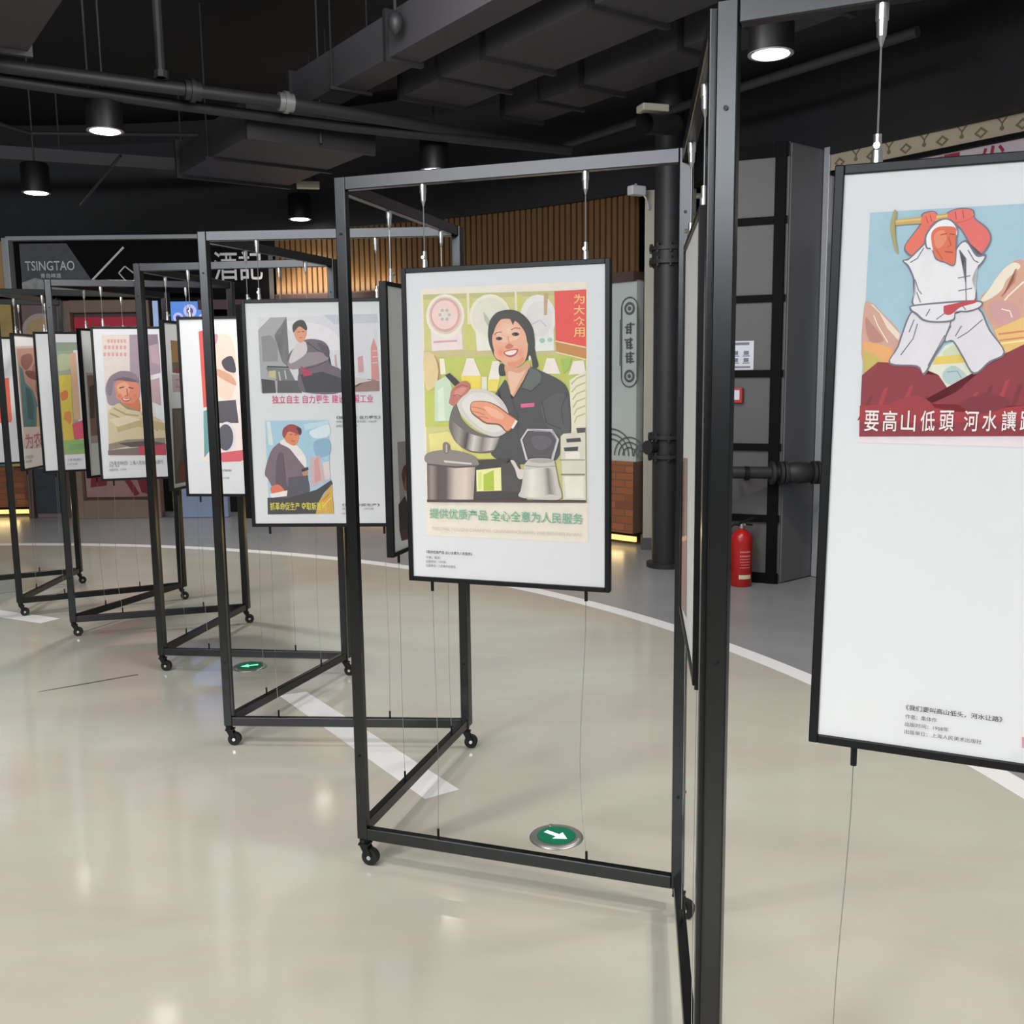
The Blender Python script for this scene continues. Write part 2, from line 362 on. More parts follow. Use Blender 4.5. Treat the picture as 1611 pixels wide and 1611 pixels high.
# notice and alarm on the column
no = empty('notice_sheet', face_at(.295, .004, 1.54), la + math.pi, 'white notice sheet stuck on the grey column above the red alarm', 'notice')
mb = MB(); mb.box((0, -.002, .102), (.165, .003, .205)); mb.build('sheet', M['white'], no)
mb = MB(); mb.box((0, -.0045, .185), (.1, .002, .018))
for x in (-.045, .03):
    for z in (.12, .07):
        mb.box((x, -.0045, z), (.035, .002, .028)); mb.box((x, -.0045, z - .022), (.05, .002, .006))
mb.box((0, -.0045, .02), (.12, .002, .012)); mb.build('print', M['notice'], no)
al = empty('fire_alarm', face_at(.325, .004, 1.305), la + math.pi, 'small red alarm box with a white face on the grey column', 'alarm')
mb = MB(); mb.box((0, -.02, .055), (.09, .04, .11), 0, .006); mb.build('housing', M['red'], al)
mb = MB(); mb.box((0, -.042, .058), (.05, .006, .07), 0, .002); mb.build('face_plate', M['white'], al)
# horizontal pipe in front of the column
hp = empty('water_pipe', (1.55, 6.86, .82), 0, 'thick black water pipe with a flanged coupling, running across the grey column', 'pipe')
mb = MB(); mb.cyl((-.25, .02, .01), (.66, 0, -.005), .043, n=20); mb.build('run', M['pipe'], hp, smooth=True)
for x in (.27, .33, .36, .56, .59):
    mb = MB(); mb.cyl((x, 0, 0), (x + .022, 0, 0), .082, n=20); mb.build('flange', M['pipe'], hp, smooth=True)
mb = MB(); mb.lathe([(.05, 0), (.072, .03), (.078, .1), (.072, .17), (.05, .2)], 20); mb.bm.transform(Matrix.Translation((.37, 0, 0)) @ Matrix.Rotation(math.pi / 2, 4, 'Y')); mb.build('coupling', M['pipe'], hp, smooth=True)
mb = MB(); mb.box((.1, .12, 0), (.03, .2, .03)); mb.cyl((.085, 0, 0), (.115, 0, 0), .05, n=18); mb.build('bracket', M['bolt'], hp)
# extinguishers
def extinguisher(loc, rz, label):
    e = empty('fire_extinguisher', loc, rz, label, 'fire extinguisher', 'fire extinguishers by the grey column')
    mb = MB(); mb.lathe([(.07, 0), (.077, .01), (.077, .33), (.07, .365), (.048, .395), (.02, .41), (.018, .425)], 28); mb.build('cylinder', M['red'], e, smooth=True)
    mb = MB(); mb.cyl((0, 0, .42), (0, 0, .45), .02, n=14); mb.cyl((0, 0, .45), (0, -.05, .45), .008, n=8); mb.build('valve', M['chrome'], e)
    mb = MB(); mb.bar((-.02, 0, .455), (.085, -.01, .49), .022, .012); mb.bar((-.02, 0, .45), (.075, -.01, .44), .022, .01); mb.build('handle', M['bolt'], e)
    mb = MB(); mb.tube([(-.02, 0, .445), (-.06, 0, .45), (-.1, 0, .42), (-.111, -.005, .3), (-.108, -.01, .18)], .011); mb.cyl((-.108, -.01, .18), (-.107, -.01, .1), .013, .02, n=12); mb.build('hose', M['wheel'], e, smooth=True)
    mb = MB()
    for z, hh, ww in ((.25, .012, 60), (.22, .012, 60), (.2, .006, 60), (.18, .006, 60), (.16, .006, 50), (.14, .006, 60)):
        n = 8
        for k in range(n):
            a0 = math.radians(-90 - ww / 2 + ww * k / n); a1 = math.radians(-90 - ww / 2 + ww * (k + .75) / n); R = .0778
            mb.poly([(R * math.cos(a0), R * math.sin(a0), z), (R * math.cos(a1), R * math.sin(a1), z), (R * math.cos(a1), R * math.sin(a1), z + hh), (R * math.cos(a0), R * math.sin(a0), z + hh)])
    mb.build('label_print', mat('pale_label_ink', 'd98f88', .5), e)
    mb = MB()
    for k in range(6):
        a0 = math.radians(-125 + 70 * k / 6); a1 = math.radians(-125 + 70 * (k + 1) / 6); R = .0778
        mb.poly([(R * math.cos(a0), R * math.sin(a0), .06), (R * math.cos(a1), R * math.sin(a1), .06), (R * math.cos(a1), R * math.sin(a1), .09), (R * math.cos(a0), R * math.sin(a0), .09)])
    mb.build('label_plate', mat('cream_label', 'd8cdb0', .5), e)
extinguisher((1.645, 6.94, 0), .2, 'red fire extinguisher standing in front of the grey column, its whole label showing')
extinguisher((1.525, 7.045, 0), .9, 'second red fire extinguisher, mostly hidden behind the tall black frame post')

# ------------------------------------------------------------------ shop sign with diamonds
S0 = Vector((2.26, 7.20)); sd = (Vector((3.06, 6.08)) - S0).normalized(); sa = math.atan2(sd.y, sd.x)
sg = empty('shop_sign', (S0.x, S0.y, 0), sa, 'beige shop sign board with a row of brown diamonds', 'sign')
mb = MB(); mb.box((.96, .05, 3.0), (1.92, .1, .165), 0, .003); mb.build('board', M['beige'], sg)
mb = MB()
for i in range(7):
    x = .1 + .255 * i; z = 2.965
    for k in range(4):
        a, b = k * math.pi / 2, (k + 1) * math.pi / 2
        mb.poly([(x + .045 * math.cos(a), -.004, z + .035 * math.sin(a)), (x + .045 * math.cos(b), -.004, z + .035 * math.sin(b)), (x + .025 * math.cos(b), -.004, z + .019 * math.sin(b)), (x + .025 * math.cos(a), -.004, z + .019 * math.sin(a))])
    for s in (-1, 1): mb.bar((x + .13, -.003, z + .03), (x + .13 + s * .06, -.003, z + .1), .004, .008)
    mb.cyl((x + .13, -.002, z), (x + .13, -.006, z), .014, n=6); mb.bar((x + .13, -.003, z), (x + .13, -.003, z + .03), .004, .008)
mb.build('diamond_motif', M['ornbrown'], sg)
mb = MB(); mb.box((.96, .03, 2.905), (1.92, .08, .03)); mb.build('lower_trim', M['trimblack'], sg)
sb = empty('shop_fascia', (S0.x, S0.y, 0), sa, 'pale shop fascia with dark red characters below the diamond sign board', 'sign')
mb = MB(); mb.box((.98, .06, 2.66), (1.88, .06, .46)); mb.build('board', M['pinkgrey'], sb)
mb = MB()
for ch, x in (('理', .79), ('发', 1.09)):
    me_, T = text_matrix(ch, x, 2.655, x + .19, 2.882, .026, True); mb.add_mesh(me_, T)
mb.build('lettering', M['signred'], sb)
mb = MB(); mb.box((0, .02, 1.545), (.05, .08, 3.08), sa, .003); o = mb.build('door_jamb', M['silver'], loc=(S0.x + .02, S0.y - .01, 0)); tag(o, 'silver grey upright jamb under the end of the diamond sign board', 'jamb')
mb = MB(); mb.box((1.0, .12, 1.2), (1.7, .05, 2.4)); tag(mb.build('trim_7', M['black'], loc=(S0.x, S0.y, 0), rz=sa), kind='structure')
# camera fitting high on the pilaster
cc = empty('security_camera', (1.05, 8.3, 2.97), 0, 'small white camera fitting high up beside the cream pilaster', 'camera')
mb = MB(); mb.box((0, 0, .03), (.14, .08, .075), .5, .01); mb.build('housing', M['white'], cc)
mb = MB(); mb.tube([(.04, 0, .02), (.08, .02, -.03), (.1, .06, -.06), (.11, .1, -.1)], .007); mb.cyl((0, .0, .06), (0, .06, .09), .012, n=8); mb.build('cable', M['white'], cc)
# ------------------------------------------------------------------ shop fronts on the far arc (about y 10.85)
def XP(x): return -6 + x
ts = empty('shop_sign', (-4.35, 10.85, 2.45), 0, 'dark grey shop sign in a silver frame, with white capital letters and a diagonal line', 'sign')
mb = MB(); mb.box((0, .06, .29), (2.0, .04, .6)); mb.build('backing', M['trimblack'], ts)
mb = MB(); mb.box((-1.03, -.02, .28), (.07, .12, .6), 0, .004); mb.box((0, -.02, .575), (2.05, .1, .045), 0, .004); mb.build('silver_edge', M['silver'], ts)
mb = MB(); mb.poly([(-.93, .035, .04), (-.2, .035, .04), (-.14, .035, .08), (-.42, .035, .53), (-.93, .035, .53)]); mb.build('face_plate', M['signgrey'], ts)
mb = MB(); mb.poly([(-.93, .03, .0), (-.1, .03, .0), (-.22, .03, .1), (-.4, .03, .14), (-.6, .03, .12), (-.78, .03, .17), (-.93, .03, .12)]); mb.build('rock_print', M['rock'], ts)
mb = MB(); me_, T = text_matrix('TSINGTAO', -.88, .245, -.345, .345, .026, True); mb.add_mesh(me_, T)
me_, T = text_matrix('青岛啤酒', -.72, .165, -.5, .215, .026, True); mb.add_mesh(me_, T); mb.build('lettering', M['letter'], ts)
mb = MB(); mb.bar((-.2, .02, .1), (.2, .02, .48), .012, .02); mb.bar((.13, .02, .21), (.2, .02, .28), .008, .012); mb.bar((.2, .02, .28), (.3, .02, .2), .008, .012); mb.bar((.13, .02, .21), (.22, .02, .1), .008, .012); mb.build('neon_line', M['letter'], ts)
bs = empty('shop_sign', (-2.9, 10.78, 2.36), 0, 'black shop sign with two large white characters', 'sign')
mb = MB(); mb.box((0, .03, .27), (.74, .06, .56), 0, .004); mb.build('board', M['trimblack'], bs)
mb = MB(); mb.box((.35, -.004, .27), (.05, .02, .56)); mb.build('side_edge', M['panel'], bs)
mb = MB()
for ch, x in (('酒', -.26), ('記', .01)):
    me_, T = text_matrix(ch, x, .2, x + .25, .5, -.006, True); mb.add_mesh(me_, T)
mb.build('lettering', M['letter'], bs)
# display cabinet boards
dc = empty('display_cabinet', (-4.36, 10.78, 0), 0, 'large taupe wooden display cabinet with a red poster inside', 'cabinet')
mb = MB()
mb.box((0, .06, 1.18), (.84, .04, 2.3)); mb.build('back_panel', M['darkwood'], dc)
mb = MB(); mb.box((-.425, 0, 1.18), (.13, .12, 2.36), 0, .005); mb.box((.425, 0, 1.18), (.13, .12, 2.36), 0, .005); mb.box((0, 0, 2.3), (.72, .12, .13), 0, .005); mb.box((0, 0, .1), (.72, .12, .2), 0, .005); mb.build('frame', M['taupe'], dc)
mb = MB(); mb.box((0, .03, 1.7), (.7, .02, .98)); mb.build('red_poster', mat('crimson_poster', 'c01f3d', .45, 0, .1, 5), dc)
mb = MB(); mb.box((0, .028, .68), (.7, .02, .9)); mb.build('lower_poster', mat('faded_rose_poster', '9d7a76', .5, 0, .15, 8), dc)
mb = MB()
for p in (((-.3, .34), (-.12, .36), (-.1, .5), (-.28, .52)), ((.02, .52), (.1, .5), (.24, .26), (.18, .24)), ((.2, .5), (.34, .56), (.34, .26), (.26, .28))): mb.poly([(x, .015, z) for x, z in p])
mb.build('poster_motif', mat('dark_red_motif', '7a1c2b', .5), dc)
d2 = empty('display_cabinet', (-5.12, 10.84, 0), 0, 'narrow purplish cabinet with a round emblem next to the big display cabinet', 'cabinet')
mb = MB(); mb.box((0, .05, 1.2), (.46, .06, 2.4), 0, .005); mb.build('body', mat('mauve_panel', '7d6a6c', .5, 0, .15, 6), d2)
mb = MB(); mb.box((-.21, 0, 1.2), (.06, .1, 2.4)); mb.box((.21, 0, 1.2), (.06, .1, 2.4)); mb.box((0, 0, 2.37), (.46, .1, .06)); mb.build('frame', M['darkwood'], d2)
mb = MB(); mb.cyl((.02, .015, 2.03), (.02, .005, 2.03), .16, n=28); mb.build('emblem', mat('tan_emblem', 'c0a377', .5, 0, .2, 12), d2)
mb = MB(); ringplate(mb, .02, 2.03, .16, .21, .01); mb.build('emblem_ring', mat('pale_emblem_ring', 'b9a9a6', .5), d2)
mb = MB(); mb.box((0, .015, .3), (.36, .02, .5)); mb.build('lower_glass', mat('dark_glass_panel', '3f444a', .2, 0, .3, 8), d2)
lw = empty('shop_window', (-5.75, 10.86, .58), 0, 'bright shop window with a gold and teal display at the end of the brick base', 'window')
mb = MB(); mb.box((0, .03, .9), (.5, .03, 1.8)); mb.build('pane', mat('teal_window_display', '5e8c90', .3, 0, .5, 6), lw)
mb = MB(); mb.box((.28, 0, .9), (.14, .05, 1.8)); mb.build('gold_column', mat('gold_display', 'bda268', .35, 0, .3, 6), lw)
mb = MB(); mb.box((0, 0, 1.58), (.44, .03, .05)); mb.box((0, 0, 1.33), (.44, .03, .12)); mb.build('shelf', mat('lit_shelf', 'cfe6ea', .4, emit=.35), lw)
scn = empty('display_screen', (-3.43, 10.74, 1.55), 0, 'lit blue screen with round purple flowers behind the frames', 'screen')
mb = MB(); mb.box((0, .03, .4), (.52, .06, .82), 0, .004); mb.build('casing', M['trimblack'], scn)
mb = MB(); mb.box((0.02, -.004, .4), (.46, .006, .78)); mb.build('display', mat('blue_screen', '4f86d8', .3, 0, .25, 7, emit=.55), scn)
petal = mat('pale_screen_flower', 'c9c4f2', .3, emit=.5); heart = mat('violet_screen_flower', '4a3fb4', .3, emit=.45)
for x, z, r in ((-.13, .62, .055), (.0, .69, .07), (.14, .6, .06), (-.02, .5, .05), (.16, .43, .06), (-.14, .4, .06), (.02, .3, .07), (-.12, .18, .055), (.14, .16, .06)):
    mb = MB(); ringplate(mb, x, z, r * .5, r, -.009, 1, 14)
    fl = mb.build('flower', petal, scn)
    mb = MB(); mb.cyl((x, -.008, z), (x, -.012, z), r * .5, n=12); mb.build('flower_centre', heart, fl)
s2 = empty('display_screen', (-3.79, 10.74, 1.6), 0, 'slim pale blue lit column beside the big display cabinet', 'screen')
mb = MB(); mb.box((0, .03, .38), (.1, .05, .8)); mb.build('casing', M['trimblack'], s2)
mb = MB(); mb.box((-.012, -.002, .38), (.055, .02, .74)); mb.build('light_panel', mat('pale_blue_light', '9fb2dc', .3, emit=.4), s2)
mb = MB(); mb.box((-3.4, 10.75, .2), (.55, .1, .4), 0, .01); tag(mb.build('reflection_block', M['paleblue']), 'low pale blue block painting the reflection of the blue flower screen', 'reflection_block')  # pale block puts the bluish reflection of the screen into colour
mb = MB(); mb.box((-2.85, 10.72, 2.3), (.95, .1, .1)); tag(mb.build('trim_8', mat('maroon_lintel', '4d2630', .5)), kind='structure')

# ------------------------------------------------------------------ ceiling services
dd = Vector((.58, -.815, 0)); dn = Vector((.815, .58, 0))
def duct(p, length, wd, ht, zb, label, flange=1.15, back=0.0):
    p = Vector((p[0], p[1], zb + ht / 2)) - dd * back
    e = empty('air_duct', p, math.atan2(dd.y, dd.x), label, 'duct')
    mb = MB(); mb.box((length / 2, 0, 0), (length, wd, ht)); mb.build('run', M['duct'], e)
    k = 0.0
    while k <= length + .01:
        mb = MB(); mb.box((k, 0, 0), (.035, wd + .05, ht + .05)); k += flange; mb.build('flange', M['pipe'], e)
    k = flange * .5
    while k < length:
        mb = MB()
        for s in (-1, 1): mb.cyl((k, s * (wd / 2 + .03), -ht / 2), (k, s * (wd / 2 + .03), 4.3 - p.z), .006, n=6)
        mb.box((k, 0, -ht / 2 - .012), (.03, wd + .1, .02)); k += flange * 2; mb.build('hanger', M['pipe'], e)
duct((-.94, 6.95), 5.5, .22, .26, 3.5, 'narrow charcoal air duct nearest the open black gap', 1.5, 1.0)
duct((-.53, 7.5), 2.65, .54, .3, 3.5, 'wide charcoal air duct in the middle of the ceiling', 1.05)
duct((.12, 8.0), 5.5, .36, .28, 3.5, 'charcoal air duct closest to the shop bulkhead above the slats', .95)
duct((-2.34, 8.73), 1.6, .95, .25, 3.2, 'low broad charcoal duct box at the end of the narrow duct', 1.6)
duct((-3.02, 5.36), 2.6, 1.0, .35, 3.3, 'broad grey duct end hanging above the small round lamps', 2.6)
def pipe_run(pts, r, label, couplings=(), name='ceiling_pipe'):
    e = empty(name, pts[0], 0, label, 'pipe'); p0 = Vector(pts[0])
    mb = MB(); mb.tube([Vector(p) - p0 for p in pts], r, 14); mb.build('run', M['pipe'], e, smooth=True)
    for i, (t, m_) in enumerate(couplings):
        a, b = Vector(pts[0]), Vector(pts[-1]); q = a.lerp(b, t)
        for x, y in zip(pts, pts[1:]):
            x, y = Vector(x), Vector(y)
            if min(x.x, y.x) <= q.x <= max(x.x, y.x): q = x.lerp(y, (q.x - x.x) / (y.x - x.x)); d = (y - x).normalized()
        mb = MB(); mb.cyl(q - p0 - d * .05, q - p0 + d * .05, r * 1.5, n=16); mb.cyl(q - p0 - d * .015, q - p0 + d * .015, r * 1.8, n=16); mb.build('coupling', m_, e, smooth=True)
    return e
pipe_run([(-4.1, 5.4, 3.35), (-2.96, 6.04, 3.35), (-2.24, 6.46, 3.35), (-1.48, 6.89, 3.35), (.3, 8.3, 3.35)], .04, 'charcoal ceiling pipe with a bright metal coupling', ((.475, M['pipe']), (.595, M['coupling'])))
pipe_run([(-4.1, 5.55, 3.3), (-3.0, 6.14, 3.3), (-2.19, 6.71, 3.3), (-1.17, 7.35, 3.3), (.5, 8.2, 3.3)], .035, 'thinner charcoal pipe running just below the coupled ceiling pipe')
pipe_run([(-3.9, 7.3, 3.4), (-3.74, 7.55, 3.4), (-3.64, 7.85, 3.4), (-2.4, 7.96, 3.4)], .014, 'thin pale conduit bending behind the hanging lamp', name='conduit')
pipe_run([(.48, 8.46, 3.4), (1.3, 7.23, 3.4), (2.3, 5.8, 3.4)], .03, 'charcoal pipe leading past the black pillar')
pipe_run([(-3.05, 8.05, 3.27), (-3.35, 8.3, 3.1), (-3.6, 8.55, 2.98)], .012, 'slanting thin conduit under the cable tray', name='conduit')
e = empty('cable_tray', (-4.0, 9.67, 3.55), 0, 'long charcoal cable tray below the ceiling, near the far bulkhead', 'cable tray')
mb = MB(); mb.bar((-1.6, -.72, -.02), (1.45, .62, -.02), .24, .02); mb.bar((-1.6, -.84, .03), (1.45, .5, .03), .01, .11); mb.bar((-1.6, -.6, .03), (1.45, .74, .03), .01, .11); mb.build('tray', M['duct'], e)
for t in (-1.2, -.2, .8):
    mb = MB(); mb.cyl((t, t * .44, .02), (t, t * .44, .75), .008, n=6); mb.build('hanger', M['pipe'], e)
for i, (x, y, zb, r, lab) in enumerate(((-2.15, 6.42, 3.38, .03, 'stout black drop pipe joining the coupled ceiling pipe'), (-2.6, 6.4, 3.3, .008, 'thin black rod left of the stout drop pipe'), (-1.35, 7.4, 3.2, .008, 'thin black rod hanging in front of the narrow duct'))):
    mb = MB(); mb.cyl((x, y, zb), (x, y, 4.3), r, n=10); mb.cyl((x, y, zb), (x, y, zb + .04), r * 1.6, n=10); tag(mb.build('ceiling_rod', M['pipe']), lab, 'rod')
sp = empty('ceiling_sensor', (-.66, 6.2, 3.62), 0, 'small dark ball sensor hanging on a rod below the ducts', 'sensor')
mb = MB(); mb.lathe([(.012, -.07), (.035, -.05), (.05, 0), (.035, .045), (.012, .06)], 16); mb.build('body', M['pipe'], sp, smooth=True)
mb = MB(); mb.cyl((0, 0, .05), (0, 0, .68), .01, n=8); mb.build('stem', M['pipe'], sp)
vt = empty('vent_pipe', (.93, 6.95, 3.2), 0, 'short round vent pipe with a pale lit collar near the black pillar', 'vent')
mb = MB(); mb.cyl((0, 0, 0), (.25, .3, .06), .07, n=20, cap=False); mb.build('pipe', M['pipe'], vt, smooth=True)
mb = MB(); mb.box((.08, .18, .14), (.2, .12, .05), .3, .01); mb.build('collar', M['sprinkler'], vt)

em = empty('emergency_light', (-1.77, 9.0, 3.17), 0, 'small pale box light hanging beside the top of a frame post, before the bulkhead', 'emergency light')
mb = MB(); mb.box((0, 0, .035), (.2, .07, .06), .2, .006); mb.build('housing', M['sprinkler'], em)
mb = MB(); mb.cyl((.05, 0, .06), (.05, 0, .14), .01, n=8); mb.cyl((.05, 0, .1), (.05, 0, 1.13), .005, n=6); mb.build('stem', M['pipe'], em)
# lamps
def lamp(x, y, label, z=3.1, proto=[None]):
    if proto[0] is None:
        e = empty('downlight', (x, y, z), 0, label, 'ceiling lamp', 'hanging black downlights'); proto[0] = e
        mb = MB(); mb.lathe([(.1, .0), (.112, .0), (.112, .225), (.1, .24), (.02, .245)], 28); mb.build('housing', M['lampblack'], e, smooth=True)
        mb = MB(); mb.lathe([(.099, -.004), (.113, -.004), (.113, .0), (.099, .0), (.099, -.003)], 28); mb.build('rim', M['rim'], e, smooth=True)
        mb = MB(); mb.cyl((0, 0, -.008), (0, 0, -.001), .085, .099, n=28); mb.build('diffuser', M['lampglow'], e, smooth=True)
        mb = MB(); mb.cyl((0, 0, .24), (0, 0, 1.2), .008, n=8); mb.cyl((0, 0, 1.17), (0, 0, 1.2), .05, n=14); mb.build('stem', M['pipe'], e)
        index_tree(e)
    else:
        e = copy_tree(proto[0]); e.location = (x, y, z); e['label'] = label
    l = bpy.data.lights.new('lamp_spot', 'SPOT'); l.energy = 125; l.spot_size = math.radians(100); l.spot_blend = .7; l.shadow_soft_size = .085; l.color = (1, .95, .88)
    lo = bpy.data.objects.new('lamp_spot', l); COL.objects.link(lo); lo.location = (x, y, z - .05)
    return e
lamp(1.32, 5.17, 'black hanging downlight beside the top of the tallest frame post')
lamp(-2.57, 6.55, 'large black downlight hanging under the ceiling pipes, over the capped worker poster')
lamp(-4.0, 8.62, 'black downlight below the end of the cable tray, in front of the dark bulkhead')
lamp(-2.1, 10.2, 'small black downlight hanging close to the bulkhead above the wood slats')
lamp(-.57, 7.9, 'black downlight just above the top bar of the frame holding the clerk poster')
for x, y in ((-.7, .5), (-1.5, 2.1), (-2.6, 2.6), (-4.6, 5.2), (1.6, .6), (-1.2, -2.4), (2.4, 3.2), (1.9, 1.9), (.4, -.6)): lamp(x, y, 'black hanging downlight over the middle of the hall, outside the picture')  # unseen downlights, several added to brighten the panels and floor

# ------------------------------------------------------------------ floor markings and lights
def flat(name, pts, m, z=.0012, th=.001):
    mb = MB(); mb.prism(pts, .0004, z); return mb.build(name, m)
tag(flat('floor_stripe', [(-1.14, 4.59), (-1.02, 4.645), (-.21, 3.48), (-.33, 3.40)], M['line']), 'white stripe painted on the floor under the clerk poster frame', 'floor marking', 'white floor stripes')
tag(flat('floor_stripe', [(-3.75, 6.62), (-3.45, 6.44), (-2.93, 6.19), (-3.0, 6.07), (-3.36, 6.25), (-3.7, 6.45)], M['line']), 'white stripe on the floor at the far end of the zigzag frames', 'floor marking', 'white floor stripes')
tag(flat('floor_scratch', [(-2.36, 4.69), (-2.2, 4.79), (-1.96, 4.955), (-1.97, 4.965), (-2.2, 4.805), (-2.34, 4.71)], M['crack']), 'dark scratch in the beige floor', 'floor mark')
def exit_light(x, y, rz, label, lit):
    e = empty('floor_exit_light', (x, y, 0), rz, label, 'exit light', 'green floor exit lights')
    mb = MB(); mb.lathe([(.062, .002), (.064, .007), (.08, .008), (.088, .004), (.09, .001)], 36); mb.build('rim', M['steel'], e, smooth=True)
    for k in range(3):
        a = k * 2.09 + .4; mb = MB(); mb.cyl((.076 * math.cos(a), .076 * math.sin(a), .006), (.076 * math.cos(a), .076 * math.sin(a), .011), .005, n=8); mb.build('screw', M['steel'], e)
    mb = MB(); mb.cyl((0, 0, .001), (0, 0, .0085), .063, n=32); mb.build('lens', M['exitgreen'], e)
    mb = MB(); s = 1
    mb.prism([(-.045, -.009), (.005, -.009), (.005, -.028), (.045, 0), (.005, .028), (.005, .009), (-.045, .009)], .0085, .0095)
    mb.build('arrow', M['exitlit'] if lit else M['exitwhite'], e)
exit_light(.135, 3.09, math.radians(-40), 'round green exit light with a white arrow, behind the clerk frame bottom bar', False)
exit_light(-1.41, 5.07, math.radians(200), 'round green exit light glowing between the frames farther back', True)

# ------------------------------------------------------------------ zigzag display frames and posters
FRAMES = {
 'A0': (-3.716, 7.037, 0.4933, 1.000),
 'B1': (-3.259, 6.805, 1.6070, 1.007),
 'A1': (-2.766, 6.484, 0.4378, 1.002),
 'B2': (-2.480, 6.256, 1.2081, 1.011),
 'A2': (-2.163, 5.886, 0.2745, 0.998),
 'B3': (-1.769, 5.561, 1.3859, 1.003),
 'A3': (-1.365, 4.972, -0.1206, 0.996),
 'B4': (-1.031, 4.471, 1.2201, 1.008),
 'A4': (-0.702, 3.931, -0.0615, 0.999),
 'B5': (-0.340, 3.451, 1.2742, 1.006),
 'A5': (-0.012, 2.769, -0.3367, 0.994),
 'B6': (0.398, 2.142, -1.6982, 1.000),
 'A6': (0.801, 1.405, -0.4189, 0.998),
}
OFF = {'A4': -0.05, 'A6': -0.041, 'A2': 0.015, 'A5': -0.005, 'B5': 0.07, 'B3': -0.026, 'B1': -0.008}
